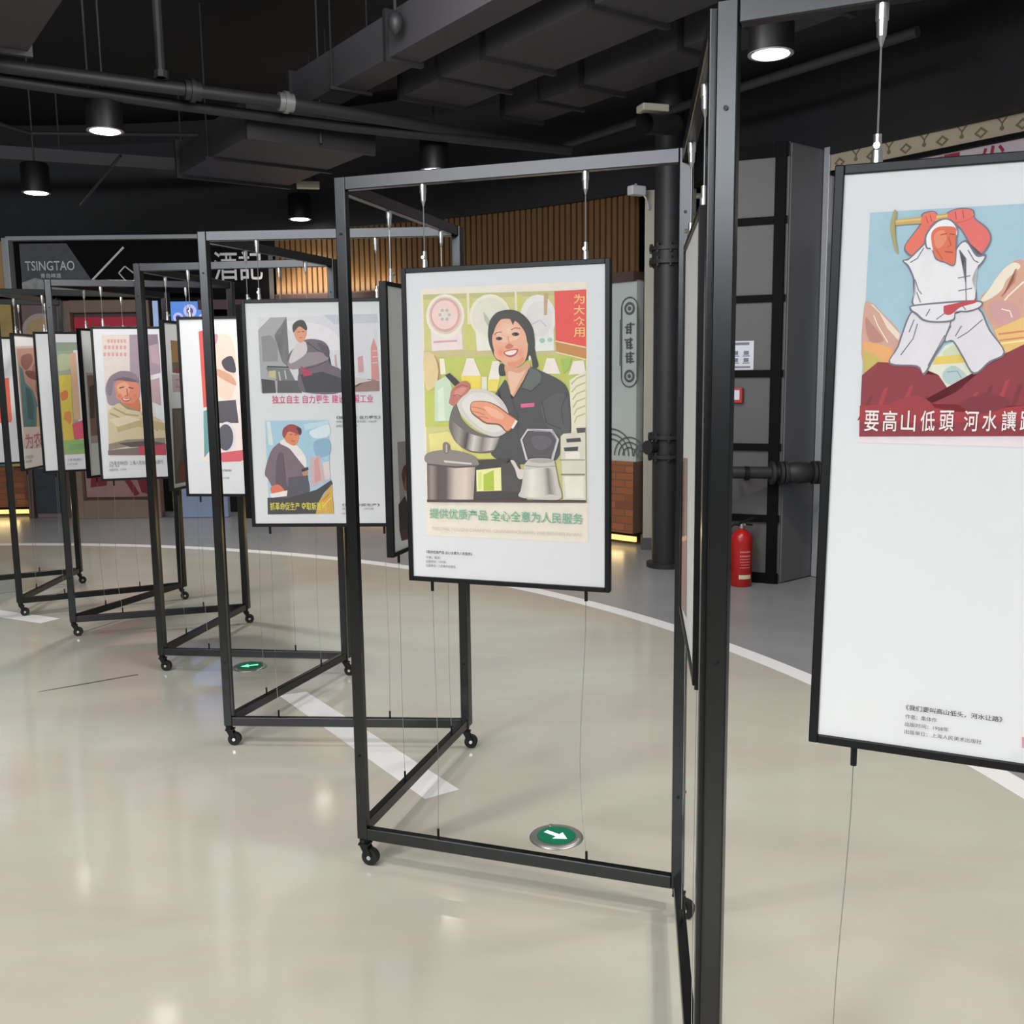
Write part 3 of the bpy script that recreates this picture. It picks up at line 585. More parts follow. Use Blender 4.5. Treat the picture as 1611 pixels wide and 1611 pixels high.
ART = {
 'A5': [
  (0,'ebdfcf',[-2460,3945,2432,3945,2432,-3148,-2460,-3148]),
  (0,'d2ca88',[-2385,3776,2385,3724,2378,-2020,-2400,-2172]),
  (0,'c4bb82',[-2385,3776,2385,3724,2385,3600,-2389,3633]),
  (0,'c3c866',[-2407,2191,2383,2102,2381,116,-2418,26]),
  (0,'cfcb72',[-1064,3669,-891,3662,-919,2163,-1093,2167]),
  (0,'cfcb72',[357,3675,574,3667,557,2136,338,2140]),
  (0,'ccbf8d',[-2407,2209,2383,2142,2383,1994,-2405,2028]),
  (0,'e9dfc2',[-1055,3797,-984,3794,-969,2903,-1046,2905]),
  (0,'e9dfc2',[358,3767,420,3764,441,2865,372,2867]),
  (0,'efdcd6',[-2182,2936,-1239,2940,-1202,2222,-2148,2192]),
  (0,'efe5d3',[-1132,3143,-1164,2958,-1250,2793,-1382,2662,-1547,2580,-1730,2555,-1912,2589,-2075,2679,-2204,2817,-2284,2989,-2308,3178,-2274,3365,-2185,3531,-2051,3660,-1884,3740,-1702,3762,-1522,3726,-1361,3635,-1236,3499,-1157,3329]),
  (0,'e3cabb',[-1209,3157,-1237,2998,-1312,2855,-1426,2742,-1570,2672,-1728,2650,-1885,2679,-2027,2757,-2138,2877,-2207,3025,-2228,3188,-2199,3349,-2122,3492,-2006,3603,-1862,3672,-1704,3692,-1548,3661,-1408,3582,-1299,3464,-1231,3318]),
  (0,'d9aaa4',[-1267,3171,-1292,3025,-1359,2896,-1462,2793,-1591,2729,-1733,2710,-1874,2736,-2001,2807,-2101,2916,-2163,3050,-2182,3198,-2155,3344,-2087,3475,-1982,3576,-1853,3639,-1711,3657,-1571,3629,-1446,3557,-1348,3450,-1286,3317]),
  (0,'f3cfc8',[-1332,3178,-1354,3055,-1412,2945,-1502,2858,-1614,2804,-1738,2787,-1861,2810,-1971,2870,-2058,2962,-2112,3077,-2129,3202,-2106,3327,-2046,3437,-1955,3523,-1843,3577,-1719,3592,-1597,3568,-1488,3508,-1402,3416,-1348,3303]),
  (0,'e6d8cf',[-1520,3184,-1532,3119,-1564,3060,-1612,3014,-1673,2986,-1740,2977,-1806,2990,-1866,3022,-1913,3070,-1942,3131,-1951,3197,-1939,3263,-1907,3321,-1858,3367,-1797,3395,-1730,3403,-1664,3391,-1604,3359,-1558,3310,-1529,3250]),
  (0,'d3a9ae',[-2101,2467,-1379,2487,-1373,2434,-2096,2413]),
  (0,'cbb7ae',[-1539,3185,-1555,3152,-1592,3139,-1629,3154,-1644,3188,-1627,3221,-1590,3234,-1554,3219]),
  (0,'cbb7ae',[-1614,3064,-1630,3031,-1667,3018,-1704,3033,-1718,3067,-1702,3100,-1665,3113,-1628,3098]),
  (0,'cbb7ae',[-1757,3068,-1774,3035,-1811,3022,-1848,3037,-1862,3071,-1846,3104,-1809,3117,-1772,3102]),
  (0,'cbb7ae',[-1827,3193,-1843,3160,-1880,3147,-1917,3162,-1931,3197,-1915,3230,-1878,3242,-1841,3227]),
  (0,'cbb7ae',[-1752,3314,-1768,3281,-1805,3268,-1842,3283,-1856,3317,-1840,3350,-1803,3363,-1766,3348]),
  (0,'cbb7ae',[-1608,3310,-1624,3277,-1661,3264,-1698,3279,-1713,3313,-1696,3346,-1659,3359,-1623,3344]),
  (0,'ebe7d8',[-821,2928,192,2929,182,2184,-771,2166]),
  (0,'ece3cb',[244,3090,212,2905,124,2739,-13,2608,-185,2526,-375,2500,-566,2534,-737,2625,-872,2764,-957,2937,-984,3127,-950,3314,-859,3481,-719,3610,-546,3690,-356,3713,-168,3676,0,3585,133,3447,217,3277]),
  (0,'e2dccb',[163,3081,135,2921,58,2777,-60,2664,-209,2592,-374,2571,-539,2600,-687,2679,-804,2799,-878,2949,-901,3113,-872,3275,-793,3419,-672,3531,-522,3600,-358,3620,-194,3589,-48,3510,66,3390,139,3243]),
  (0,'b7bca6',[-560,3243,-281,2884,-409,2800,-532,3008]),
  (0,'e9e6de',[565,2919,1467,2923,1486,2136,600,2118]),
  (0,'e8e1d9',[1540,3006,1514,2813,1440,2639,1326,2502,1183,2415,1023,2388,864,2422,720,2516,606,2660,534,2839,511,3036,539,3231,614,3405,730,3541,875,3625,1034,3650,1192,3614,1333,3520,1445,3377,1516,3201]),
  (0,'dfd9d3',[1431,2986,1411,2839,1357,2706,1273,2601,1166,2535,1049,2514,931,2541,825,2612,742,2722,689,2858,672,3008,692,3157,747,3290,833,3394,939,3459,1057,3478,1174,3451,1278,3379,1361,3270,1413,3135]),
  (0,'c3a67e',[1205,3672,1320,3679,1292,3099,1200,3090]),
  (0,'9bc4b3',[1226,2412,1210,2372,1170,2348,1121,2349,1081,2375,1066,2416,1082,2456,1122,2480,1171,2479,1211,2453]),
  (0,'a8c7bd',[1439,2425,1425,2388,1389,2366,1343,2367,1307,2391,1293,2428,1307,2465,1344,2487,1389,2486,1426,2462]),
  (0,'b9c6cf',[851,2838,1087,2945,1258,2773,1284,2797,1092,2979,835,2869]),
  (1,'e5ca98',[-2403,2100,-2078,2070,-1919,1791,-1915,1429,-2066,1200,-2355,1117]),
  (0,'c9a878',[-2092,2049,-1936,1762,-1938,1409,-2066,1211,-2026,1190,-1892,1401,-1890,1772,-2051,2068]),
  (0,'f2e9d2',[-1915,1972,-1770,1969,-1727,1536,-1899,1520]),
  (0,'cbdcbf',[-2077,1310,-1648,1517,-1468,761,-1479,215,-2118,176]),
  (0,'dbe5cd',[-1990,1066,-1814,1186,-1784,214,-1997,201]),
  (0,'f1e3d9',[-1084,1970,-871,1967,-661,1465,-1256,1471]),
  (0,'f3d85c',[-1269,1483,-661,1477,-675,1029,-1213,1062]),
  (0,'efe5d8',[-309,1875,-106,1872,-113,1341,-458,1344]),
  (0,'efda68',[-457,1379,-100,1376,-194,1027,-462,1058]),
  (0,'ece3c9',[-648,1447,-482,1445,-488,1058,-655,1059]),
  (0,'f3e6dc',[1277,1932,1497,1928,1665,1499,1139,1516]),
  (0,'f3e6dc',[2030,1840,2317,1858,2382,1502,1896,1473]),
  (0,'a7c05a',[1655,1914,1994,1920,1884,1594,1750,1509]),
  (0,'ebe3c6',[1919,1334,2383,1588,2381,-88,1963,-121]),
  (0,'c5bd92',[1983,1204,2136,1362,2372,1449,2357,1487,2113,1395,1952,1232]),
  (0,'c5bd92',[2001,997,2136,1154,2372,1242,2356,1280,2112,1187,1968,1023]),
  (0,'c5bd92',[2019,789,2136,946,2372,1035,2356,1073,2111,979,1985,813]),
  (0,'c5bd92',[2038,581,2136,738,2371,827,2356,865,2110,770,2002,602]),
  (0,'c5bd92',[2056,373,2136,530,2371,619,2356,657,2109,561,2018,391]),
  (0,'c5bd92',[2074,165,2136,321,2371,411,2355,448,2108,351,2035,180]),
  (0,'e8564f',[1502,3712,2385,3735,2383,2222,1530,2411]),
  (0,'c78b50',[1530,2388,2383,2199,2383,1891,1547,2089]),
  (0,'f0d9a8',[1526,2372,2380,2183,2387,2216,1534,2405]),
  (0,'f0d9a8',[1542,2072,2379,1863,2387,1896,1551,2106]),
  (3,'f3c878',[2047,3366,2355,3613],'为'),
  (3,'f3c878',[2046,3073,2355,3320],'大'),
  (3,'f3c878',[2045,2779,2354,3025],'众'),
  (3,'f3c878',[2044,2484,2354,2730],'用'),
  (0,'e6d88a',[-2301,-170,-1698,-91,-1244,-515,-1248,-698,-2282,-714]),
  (0,'d4cf70',[-1440,-395,-335,-684,-145,-863,-1054,-879]),
  (1,'4b4a46',[-420,2775,-354,3010,-163,3202,145,3269,436,3226,703,3036,879,2761,934,2470,932,2223,846,1978,500,1834,-115,1868,-340,2198,-425,2500]),
  (1,'474743',[756,2276,914,2261,972,1976,1033,1727,882,1667,845,1903,754,2078]),
  (1,'474743',[-117,1743,5,1804,75,1640,63,1485,-107,1486]),
  (0,'f1ece3',[822,1941,815,1897,797,1871,776,1871,759,1898,753,1942,760,1986,777,2012,799,2012,815,1985]),
  (1,'dfa387',[66,1753,498,1685,765,1830,776,1631,493,1185,270,859,172,1187,95,1464]),
  (1,'eec0a5',[150,1589,444,1535,657,1608,440,1235,262,935,185,1212]),
  (1,'525150',[-260,908,-19,1263,77,1351,187,1054,272,817,515,1170,801,1683,1078,1604,1658,1325,1882,1045,1952,464,1938,-150,1651,-182,1555,-834,618,-1000,-273,-835,-385,-534,-136,-259,188,163,2,520,-173,759]),
  (1,'686b66',[770,1666,1090,1517,1063,1254,826,1051,552,1123,654,1346]),
  (0,'3a3a39',[547,1109,830,1025,1086,1237,1065,1259,822,1053,557,1137]),
  (0,'413f40',[283,799,526,1153,780,1602,758,1613,504,1165,261,812]),
  (1,'5d5a5b',[1133,698,1748,988,1904,464,1902,-92,1559,-124,1252,109]),
  (0,'3e3d3f',[1121,754,1242,162,1677,-16,1687,5,1263,175,1145,759]),
  (0,'434244',[1858,992,1673,582,1732,111,1756,114,1697,579,1881,983]),
  (0,'47464a',[244,752,427,340,390,-133,422,-135,459,345,273,764]),
  (0,'e26b8d',[510,687,910,721,909,610,521,580]),
  (1,'efb194',[-299,2572,-242,2795,-59,3001,222,3018,472,2900,647,2698,734,2400,720,2079,620,1832,405,1706,178,1709,-61,1880,-225,2121,-297,2360]),
  (1,'f4c3a9',[-185,2619,-48,2840,220,2882,457,2752,508,2529,267,2410,-27,2392]),
  (5,'ee9373|f0b195',[-58,2118,143,2114,130,2038,94,1971,40,1921,-26,1895,-96,1897,-162,1924,-215,1976,-249,2044,-260,2121,-247,2198,-211,2265,-156,2314,-90,2340,-20,2338,45,2310,98,2259,132,2191]),
  (5,'ee9a82|efb194',[529,2082,688,2079,678,1999,650,1929,607,1877,555,1849,499,1850,447,1879,406,1933,379,2004,370,2085,381,2166,409,2236,452,2288,504,2315,560,2314,611,2285,653,2231,680,2160]),
  (5,'f6cbb4|f1b89c',[191,2734,484,2727,465,2651,414,2586,335,2538,240,2513,138,2516,42,2545,-36,2596,-86,2665,-103,2742,-84,2818,-32,2884,47,2931,143,2955,245,2952,340,2923,417,2871,467,2803]),
  (1,'e79a78',[153,1839,394,1861,608,1982,607,1857,406,1716,178,1719]),
  (1,'4b4a46',[-369,2599,-316,2847,-151,3115,144,3205,462,3158,723,2942,852,2619,744,2326,667,2624,511,2849,367,2964,313,2850,235,3017,-18,3017,-182,2843,-288,2597]),
  (0,'6b4a44',[-4,2491,-14,2469,-41,2453,-80,2444,-123,2445,-162,2455,-189,2473,-198,2495,-188,2517,-161,2533,-122,2542,-79,2541,-40,2530,-14,2513]),
  (0,'35282a',[-42,2492,-50,2468,-72,2454,-99,2455,-120,2470,-128,2494,-119,2517,-98,2531,-71,2530,-50,2515]),
  (0,'6b4a44',[495,2598,484,2576,453,2559,408,2550,359,2551,314,2562,283,2581,272,2604,284,2626,315,2643,360,2652,409,2651,454,2640,485,2621]),
  (0,'35282a',[442,2599,434,2575,411,2560,383,2561,361,2577,352,2602,361,2626,384,2641,412,2640,434,2624]),
  (0,'86604f',[-226,2588,-153,2653,-17,2664,-19,2686,-162,2674,-242,2604]),
  (0,'86604f',[263,2710,380,2763,521,2735,526,2756,377,2785,253,2730]),
  (1,'d4805f',[73,2265,187,2350,314,2297,265,2224,131,2199]),
  (0,'e2946f',[150,2536,165,2410,188,2334,211,2340,188,2414,174,2538]),
  (1,'c05d52',[28,2116,224,2182,451,2193,401,2047,241,1975,102,2015]),
  (1,'f7e6df',[71,2110,232,2157,408,2164,365,2075,236,2028,118,2050]),
  (1,'716b67',[-1659,106,-1589,450,-1436,665,-1269,270,-945,-15,-563,-174,-126,-223,-287,-618,-611,-706,-1074,-655,-1439,-417,-1617,-111]),
  (4,'716b67|a0978f|a0978f|716b67',[-1593,251,-1313,18,-1389,-453,-1572,-183]),
  (4,'a0978f|4d4848|4d4848|a0978f',[-1313,18,-1083,-124,-1169,-577,-1389,-453]),
  (4,'4d4848|d8cec4|d8cec4|4d4848',[-1083,-124,-871,-194,-949,-646,-1169,-577]),
  (4,'d8cec4|857c76|857c76|d8cec4',[-871,-194,-622,-246,-695,-664,-949,-646]),
  (4,'857c76|d3c8bd|d3c8bd|857c76',[-622,-246,-335,-272,-417,-620,-695,-664]),
  (4,'d3c8bd|9a9088|9a9088|d3c8bd',[-335,-272,-145,-255,-287,-601,-417,-620]),
  (0,'3f4041',[-1753,1501,-1603,1564,-1223,1226,-1380,1127,-1547,1285]),
  (1,'d6cdc5',[-1397,665,-1315,898,-1021,1082,-611,1101,-196,936,64,646,180,311,169,10,-125,-212,-506,-180,-936,67,-1248,353]),
  (1,'e3dcd3',[-1241,719,-965,968,-620,1002,-280,859,-57,611,52,329,49,81,-181,-99,-523,-66,-903,182,-1130,432]),
  (1,'c2796a',[-1560,1071,-1417,1213,-1159,1339,-991,1245,-1033,1039,-1269,855,-1468,640,-1638,712,-1611,863]),
  (1,'d99183',[-1467,1042,-1271,1148,-1097,1129,-1275,934,-1431,916]),
  (0,'9a5448',[-1421,1139,-1229,1215,-1041,1171,-1035,1192,-1231,1236,-1430,1158]),
  (0,'9a5448',[-1526,906,-1354,941,-1263,882,-1250,899,-1351,962,-1530,927]),
  (1,'8d5b47',[-995,611,-892,761,-491,760,-177,647,110,452,404,242,251,-3,84,-97,-140,86,-520,127,-755,269,-952,426]),
  (1,'eb9d7a',[-972,640,-870,747,-491,739,-189,618,91,421,374,224,236,25,92,-61,-120,129,-500,170,-728,308,-929,461]),
  (0,'b96f52',[-959,603,-745,567,-517,496,-511,513,-740,584,-955,620]),
  (0,'b96f52',[-938,478,-747,442,-558,372,-550,388,-741,460,-934,495]),
  (0,'b96f52',[-785,317,-595,318,-445,265,-438,282,-591,335,-785,335]),
  (1,'f4b596',[-588,611,-285,558,15,364,-62,257,-364,363]),
  (0,'efe6e2',[359,252,426,206,281,-10,229,25]),
  (0,'4b4645',[-923,-906,207,-826,242,-1022,-81,-1082,-90,-1749,630,-1747,627,-2024,-944,-2044]),
  (0,'55504f',[-79,-974,451,-928,589,-1996,-94,-2018]),
  (0,'4b4645',[-939,-1773,667,-1771,664,-2023,-944,-2044]),
  (0,'efe9a6',[-839,-1187,-92,-1093,-82,-1756,-842,-1799]),
  (0,'b3c44a',[-621,-1310,-311,-1176,-305,-1755,-628,-1771]),
  (0,'d9df86',[-782,-1259,-677,-1238,-686,-1729,-783,-1750]),
  (0,'b5a59d',[-2368,-980,-866,-989,-944,-2037,-2373,-2081]),
  (4,'6e605d|9a8b84|9a8b84|6e605d',[-2369,-1016,-2226,-1040,-2241,-2077,-2382,-2081]),
  (4,'9a8b84|5f5250|5f5250|9a8b84',[-2225,-1014,-2026,-1036,-2046,-2071,-2241,-2077]),
  (4,'5f5250|63565a|63565a|5f5250',[-2025,-1010,-1768,-1031,-1794,-2063,-2046,-2071]),
  (4,'63565a|cdbcae|cdbcae|63565a',[-1767,-1005,-1472,-1025,-1506,-2054,-1794,-2063]),
  (4,'cdbcae|dccbbc|dccbbc|cdbcae',[-1471,-1000,-1159,-1019,-1200,-2044,-1506,-2054]),
  (4,'dccbbc|b5a398|b5a398|dccbbc',[-1158,-994,-902,-1015,-949,-2037,-1200,-2044]),
  (1,'8f847e',[-2386,-748,-1857,-623,-1347,-652,-890,-783,-777,-951,-809,-1049,-1473,-1091,-2345,-1027]),
  (0,'d6cabf',[-1845,-922,-963,-987,-984,-1031,-1806,-988]),
  (0,'5b5250',[-2345,-1027,-1473,-1091,-809,-1049,-810,-1093,-1474,-1142,-2347,-1071]),
  (1,'83776f',[-1853,-447,-1726,-402,-1634,-518,-1694,-722,-1836,-710]),
  (0,'c3b5a9',[-1767,-476,-1719,-460,-1725,-694,-1772,-694]),
  (0,'cbc6c8',[714,-862,557,-306,723,-57,1412,-62,1564,-294,1394,-857,1454,-873,1626,-293,1431,-5,705,0,493,-305,653,-879]),
  (0,'5b5659',[721,-799,577,-305,743,-70,1385,-76,1544,-301,1380,-830]),
  (1,'6a6468',[831,-232,1200,-193,1420,-331,1198,-580,903,-513]),
  (1,'d8cfc6',[199,-894,315,-906,448,-1118,606,-1157,566,-1390,415,-1383,328,-1127]),
  (1,'d0c7bd',[607,-1050,668,-935,825,-826,1416,-840,1511,-1025,1603,-1490,1674,-1920,1150,-1979,455,-1914,525,-1660]),
  (4,'d0c7bd|8a807b|8a807b|d0c7bd',[1138,-1093,1286,-1079,1355,-1816,1188,-1856]),
  (4,'8a807b|d0c7bd|d0c7bd|8a807b',[1286,-1079,1451,-1104,1576,-1845,1355,-1816]),
  (4,'d0c7bd|ece3d8|ece3d8|d0c7bd',[617,-1157,823,-1117,796,-1922,534,-1894]),
  (4,'ece3d8|d0c7bd|d0c7bd|ece3d8',[823,-1117,1138,-1093,1188,-1910,796,-1922]),
  (1,'b3a9a1',[825,-840,1409,-844,1423,-911,1121,-952,787,-912]),
  (0,'8f857e',[636,-1037,1046,-1068,1511,-1034,1510,-1017,1046,-1051,638,-1019]),
  (0,'dcd4c2',[1668,-223,1748,-125,2378,-78,2387,-1948,1740,-1954]),
  (0,'4c4a48',[1828,-264,2235,-235,2253,-342,1849,-368]),
  (0,'4c4a48',[1758,-509,2173,-475,2159,-594,1783,-613]),
  (0,'56544e',[2117,31,2378,46,2368,-85,2146,-108]),
  (0,'948b7a',[1670,-1234,2366,-1218,2366,-1267,1678,-1283]),
  (0,'a39a88',[1636,-833,2359,-821,2359,-855,1643,-868]),
  (0,'eee7d8',[1801,-641,2216,-617,2216,-809,1811,-823]),
  (0,'ebe4d4',[1780,-1309,2323,-1296,2322,-1893,1814,-1909]),
  (0,'564748',[-2397,-2081,2394,-1948,2394,-2018,-2391,-2156]),
  (3,'6faf93',[-2330,-2630,2292,-2325],'提供优质产品 全心全意为人民服务'),
  (2,'cdc3b6',[-2272,-2982,2248,-2870],'TIGONG YOUZHI CHANPIN  QUANXINQUANYI WEI RENMIN FUWU'),
  (3,'2d2d2d',[-2460,-3670,-1005,-3579],'《提供优质产品 全心全意为人民服务》'),
  (2,'6a6a6a',[-2464,-3829,-2032,-3746],'作者：集体'),
  (2,'6a6a6a',[-2468,-3951,-1834,-3867],'出版时间：1973年'),
  (2,'6a6a6a',[-2471,-4073,-1536,-3989],'出版单位：人民美术出版社'),
 ],
 'A6': [
  (0,'e7d8d9',[-2519,3812,2550,3812,2550,379,-2519,379]),
  (0,'a4c3cf',[-2519,3812,2550,3812,2550,624,-2519,624]),
  (1,'d2a08f',[-2537,2433,-2438,2493,-2266,2334,-2005,2034,-2013,1739,-2091,1552,-2505,1552]),
  (0,'e9d9c6',[-2452,2475,-2406,2461,-2249,2287,-2004,2019,-2023,1926,-2195,2115,-2310,2335]),
  (1,'bd8578',[-2511,2277,-2390,2149,-2230,1928,-2439,1930]),
  (0,'e8a868',[-2523,1916,-2317,1882,-2135,1818,-2035,1708,-2105,1577,-2506,1577]),
  (0,'c9b25f',[-2516,1774,-2370,1741,-2213,1599,-2415,1441,-2499,1425]),
  (0,'f1e3d4',[-2399,2303,-2331,2145,-2175,1892,-2163,1900,-2318,2152,-2386,2308]),
  (1,'d4a089',[-951,2479,-833,2660,-704,2891,-567,3009,-424,3032,-56,2809,742,2383,1268,1976,1289,1720,-596,1731,-738,2032]),
  (1,'ecdfcb',[-945,2479,-833,2660,-699,2891,-558,3003,-461,2940,-623,2771,-681,2625,-836,2497]),
  (0,'c17f6c',[-524,2916,-538,2745,-685,2546,-666,2528,-516,2732,-500,2911]),
  (0,'f0dfd0',[-412,2743,-603,2543,-751,2308,-733,2294,-586,2526,-396,2725]),
  (1,'cf9a98',[-832,2422,-617,2476,-448,2354,-438,2206,-678,2151]),
  (0,'f2e4d8',[-665,2350,-558,2320,-528,2234,-513,2240,-549,2333,-663,2367]),
  (0,'e9bd72',[-740,2062,-386,2234,773,1982,793,1723,-602,1746]),
  (0,'d8855d',[-679,1988,-352,2028,-357,2055,-684,2015]),
  (0,'d8855d',[-660,1900,-346,1941,-351,1964,-664,1923]),
  (0,'f3dfa2',[-643,1854,-343,1896,-348,1920,-648,1878]),
  (0,'dfe0cb',[-1645,1427,-1382,1843,-1231,1918,-935,1445,-1035,1245,-1254,1126,-1436,1304]),
  (1,'cfd6b4',[-1405,1751,-1241,1857,-1133,1704,-1343,1668]),
  (0,'e7c75f',[-1501,1681,-1134,1716,-1071,1597,-1532,1567]),
  (1,'b7c6c5',[-1361,1490,-1223,1551,-1043,1368,-1263,1274,-1382,1366]),
  (0,'8f9ea3',[-1330,1451,-1192,1468,-1133,1364,-1121,1371,-1187,1482,-1332,1467]),
  (0,'8b2d37',[-2516,1409,-2297,1609,-2088,1596,-1916,1583,-1739,1551,-1610,1427,-1442,1416,-1341,1243,-1249,1132,-1145,1198,-1040,1322,-908,1454,-777,1566,-647,1686,-342,1855,2,1992,779,1896,2550,2008,2550,630,-2510,475]),
  (0,'782530',[-2396,1075,-2331,1108,-2472,753,-2550,719]),
  (0,'a9383b',[-2192,1205,-2128,1237,-2258,726,-2341,692]),
  (0,'782530',[-2002,985,-1938,1018,-2076,698,-2158,664]),
  (0,'a9383b',[-1838,1239,-1776,1271,-1903,797,-1984,764]),
  (0,'782530',[-1625,1085,-1563,1117,-1693,738,-1774,705]),
  (0,'a9383b',[-1447,993,-1385,1025,-1519,742,-1598,709]),
  (0,'782530',[-1186,935,-1125,967,-1258,716,-1336,683]),
  (0,'a9383b',[-945,1154,-886,1185,-1007,784,-1084,751]),
  (0,'782530',[-756,1248,-698,1278,-812,819,-889,786]),
  (0,'a9383b',[-543,1340,-485,1370,-599,945,-674,913]),
  (0,'782530',[-376,1281,-318,1311,-425,796,-499,764]),
  (0,'a32f36',[-2524,945,-1825,988,-1125,874,-282,980,2550,1031,2550,630,-2510,475]),
  (0,'8b2d37',[-2511,688,2550,812,2550,630,-2507,475]),
  (1,'9c3036',[-2119,952,-1715,1115,-1470,899,-1873,798]),
  (1,'7d2630',[-1133,998,-751,1156,-466,1008,-842,849]),
  (1,'75717c',[-2137,1577,-2033,1848,-1910,2280,-1783,2345,-1307,2204,-1346,1995,-1502,1693,-1632,1412,-1750,1533]),
  (1,'e1dbdd',[-2117,1596,-2015,1833,-1892,2264,-1782,2323,-1323,2186,-1363,2010,-1517,1712,-1646,1446,-1739,1558]),
  (1,'75717c',[-1287,2439,-961,2383,-793,2069,-577,1737,-765,1593,-968,1423,-1128,1655,-1277,1894,-1402,1901,-1333,2162]),
  (1,'dfd8db',[-1270,2421,-971,2360,-811,2057,-599,1746,-780,1617,-964,1454,-1115,1679,-1267,1918,-1375,1919,-1310,2150]),
  (0,'75717c',[-1781,2172,-1826,1958,-1988,1712,-1975,1703,-1813,1951,-1766,2168]),
  (0,'75717c',[-1827,2235,-1890,2051,-1876,2045,-1814,2229]),
  (0,'75717c',[-1321,2135,-1395,1953,-1445,1831,-1431,1824,-1382,1946,-1308,2128]),
  (0,'75717c',[-906,2220,-1088,2043,-1222,1954,-1214,1941,-1079,2031,-896,2209]),
  (0,'75717c',[-1180,2133,-1255,1983,-1242,1975,-1167,2125]),
  (0,'75717c',[-1397,1999,-1473,1832,-1601,1555,-1588,1548,-1460,1824,-1384,1992]),
  (1,'75717c',[-2011,3317,-1820,3608,-1800,3756,-1625,3775,-1584,3642,-1712,3423,-1752,3215,-1885,3142,-1987,3195]),
  (1,'ea7159',[-1993,3323,-1802,3595,-1781,3737,-1641,3758,-1607,3649,-1731,3448,-1776,3240,-1887,3167,-1965,3218]),
  (1,'75717c',[-1477,3737,-1303,3802,-1119,3767,-1084,3648,-917,3499,-857,3332,-944,3148,-1057,3118,-1181,3348,-1297,3525,-1436,3616]),
  (1,'e56a62',[-1459,3724,-1296,3781,-1134,3748,-1100,3638,-932,3482,-879,3339,-961,3167,-1047,3141,-1159,3353,-1282,3542,-1421,3633]),
  (1,'75717c',[-2033,3094,-1942,3127,-1758,3323,-1666,3408,-1573,3165,-1312,3028,-1334,3213,-1187,3348,-1036,3141,-910,3135,-946,3013,-1002,2947,-1053,2786,-1002,2600,-1037,2451,-1388,2430,-1743,2396,-1871,2472,-1843,2631,-1867,2814,-1958,3000]),
  (1,'eae4e5',[-2010,3087,-1935,3105,-1751,3293,-1676,3379,-1583,3141,-1316,2998,-1311,3197,-1196,3319,-1045,3112,-935,3107,-969,3026,-1025,2957,-1075,2787,-1025,2606,-1061,2476,-1390,2454,-1744,2420,-1849,2484,-1819,2630,-1844,2813,-1936,3017]),
  (0,'75717c',[-1755,3267,-1832,3121,-1928,3066,-1920,3052,-1821,3110,-1743,3259]),
  (0,'75717c',[-1851,2811,-1793,2656,-1745,2593,-1734,2602,-1780,2662,-1837,2816]),
  (0,'75717c',[-1272,3206,-1183,3086,-1200,2910,-1161,2729,-1141,2490,-1127,2490,-1147,2730,-1186,2910,-1170,3089,-1262,3215]),
  (0,'75717c',[-1263,2804,-1098,2834,-1102,2848,-1267,2819]),
  (0,'75717c',[-1247,2623,-1065,2654,-1069,2669,-1250,2638]),
  (0,'75717c',[-1675,3346,-1609,3193,-1596,3198,-1662,3351]),
  (0,'75717c',[-1162,3202,-1069,3049,-1009,3015,-1004,3028,-1059,3058,-1150,3209]),
  (0,'75717c',[-1817,2627,-1754,2473,-1741,2478,-1804,2632]),
  (1,'75717c',[-1896,2387,-1789,2452,-1001,2492,-934,2389,-1101,2321,-1258,2324,-1279,2204,-1487,2177,-1689,2205,-1795,2293]),
  (1,'e6e0e2',[-1867,2387,-1782,2430,-1011,2468,-962,2395,-1114,2345,-1270,2343,-1297,2228,-1488,2201,-1673,2229,-1776,2317]),
  (0,'75717c',[-1619,2385,-1671,2279,-1658,2271,-1606,2377]),
  (0,'75717c',[-1197,2426,-1136,2350,-1126,2359,-1187,2436]),
  (0,'75717c',[-1414,2321,-1523,2232,-1514,2220,-1405,2309]),
  (1,'c23f47',[-1388,2430,-1029,2493,-1015,2451,-1204,2395,-1324,2295,-1415,2309,-1426,2401]),
  (0,'c9a55a',[-2181,3683,-1803,3709,-1130,3756,-1109,3685,-1797,3613,-2177,3604]),
  (0,'e6bd70',[-2175,3670,-1802,3691,-1134,3739,-1127,3715,-1800,3661,-2173,3646]),
  (1,'a7a16c',[-2177,3833,-2142,3765,-2163,3555,-2098,3218,-2146,3251,-2227,3552,-2212,3724]),
  (1,'ea7159',[-1803,3619,-1776,3743,-1636,3764,-1603,3688,-1681,3573]),
  (1,'e56a62',[-1458,3694,-1384,3772,-1191,3778,-1128,3727,-1150,3641,-1347,3605]),
  (0,'b5493d',[-1751,3710,-1717,3612,-1707,3615,-1741,3713]),
  (0,'b5493d',[-1696,3725,-1667,3628,-1656,3630,-1685,3727]),
  (0,'a8444a',[-1361,3752,-1340,3642,-1329,3643,-1350,3753]),
  (0,'a8444a',[-1265,3764,-1244,3651,-1233,3652,-1254,3765]),
  (1,'75717c',[-1720,3261,-1737,3448,-1606,3632,-1450,3664,-1321,3556,-1309,3346,-1316,2998,-1452,3034,-1580,3090,-1639,3228]),
  (1,'eeedeb',[-1704,3279,-1713,3441,-1593,3607,-1455,3644,-1343,3546,-1334,3391,-1605,3226,-1658,3258]),
  (1,'e06c4c',[-1657,3453,-1589,3541,-1455,3552,-1330,3515,-1331,3356,-1322,3016,-1453,3055,-1564,3104,-1629,3257]),
  (1,'eb8a68',[-1617,3436,-1508,3504,-1446,3397,-1495,3281,-1578,3255]),
  (0,'a8452f',[-1535,3424,-1447,3443,-1451,3458,-1540,3439]),
  (0,'a8452f',[-1415,3436,-1342,3420,-1341,3435,-1414,3450]),
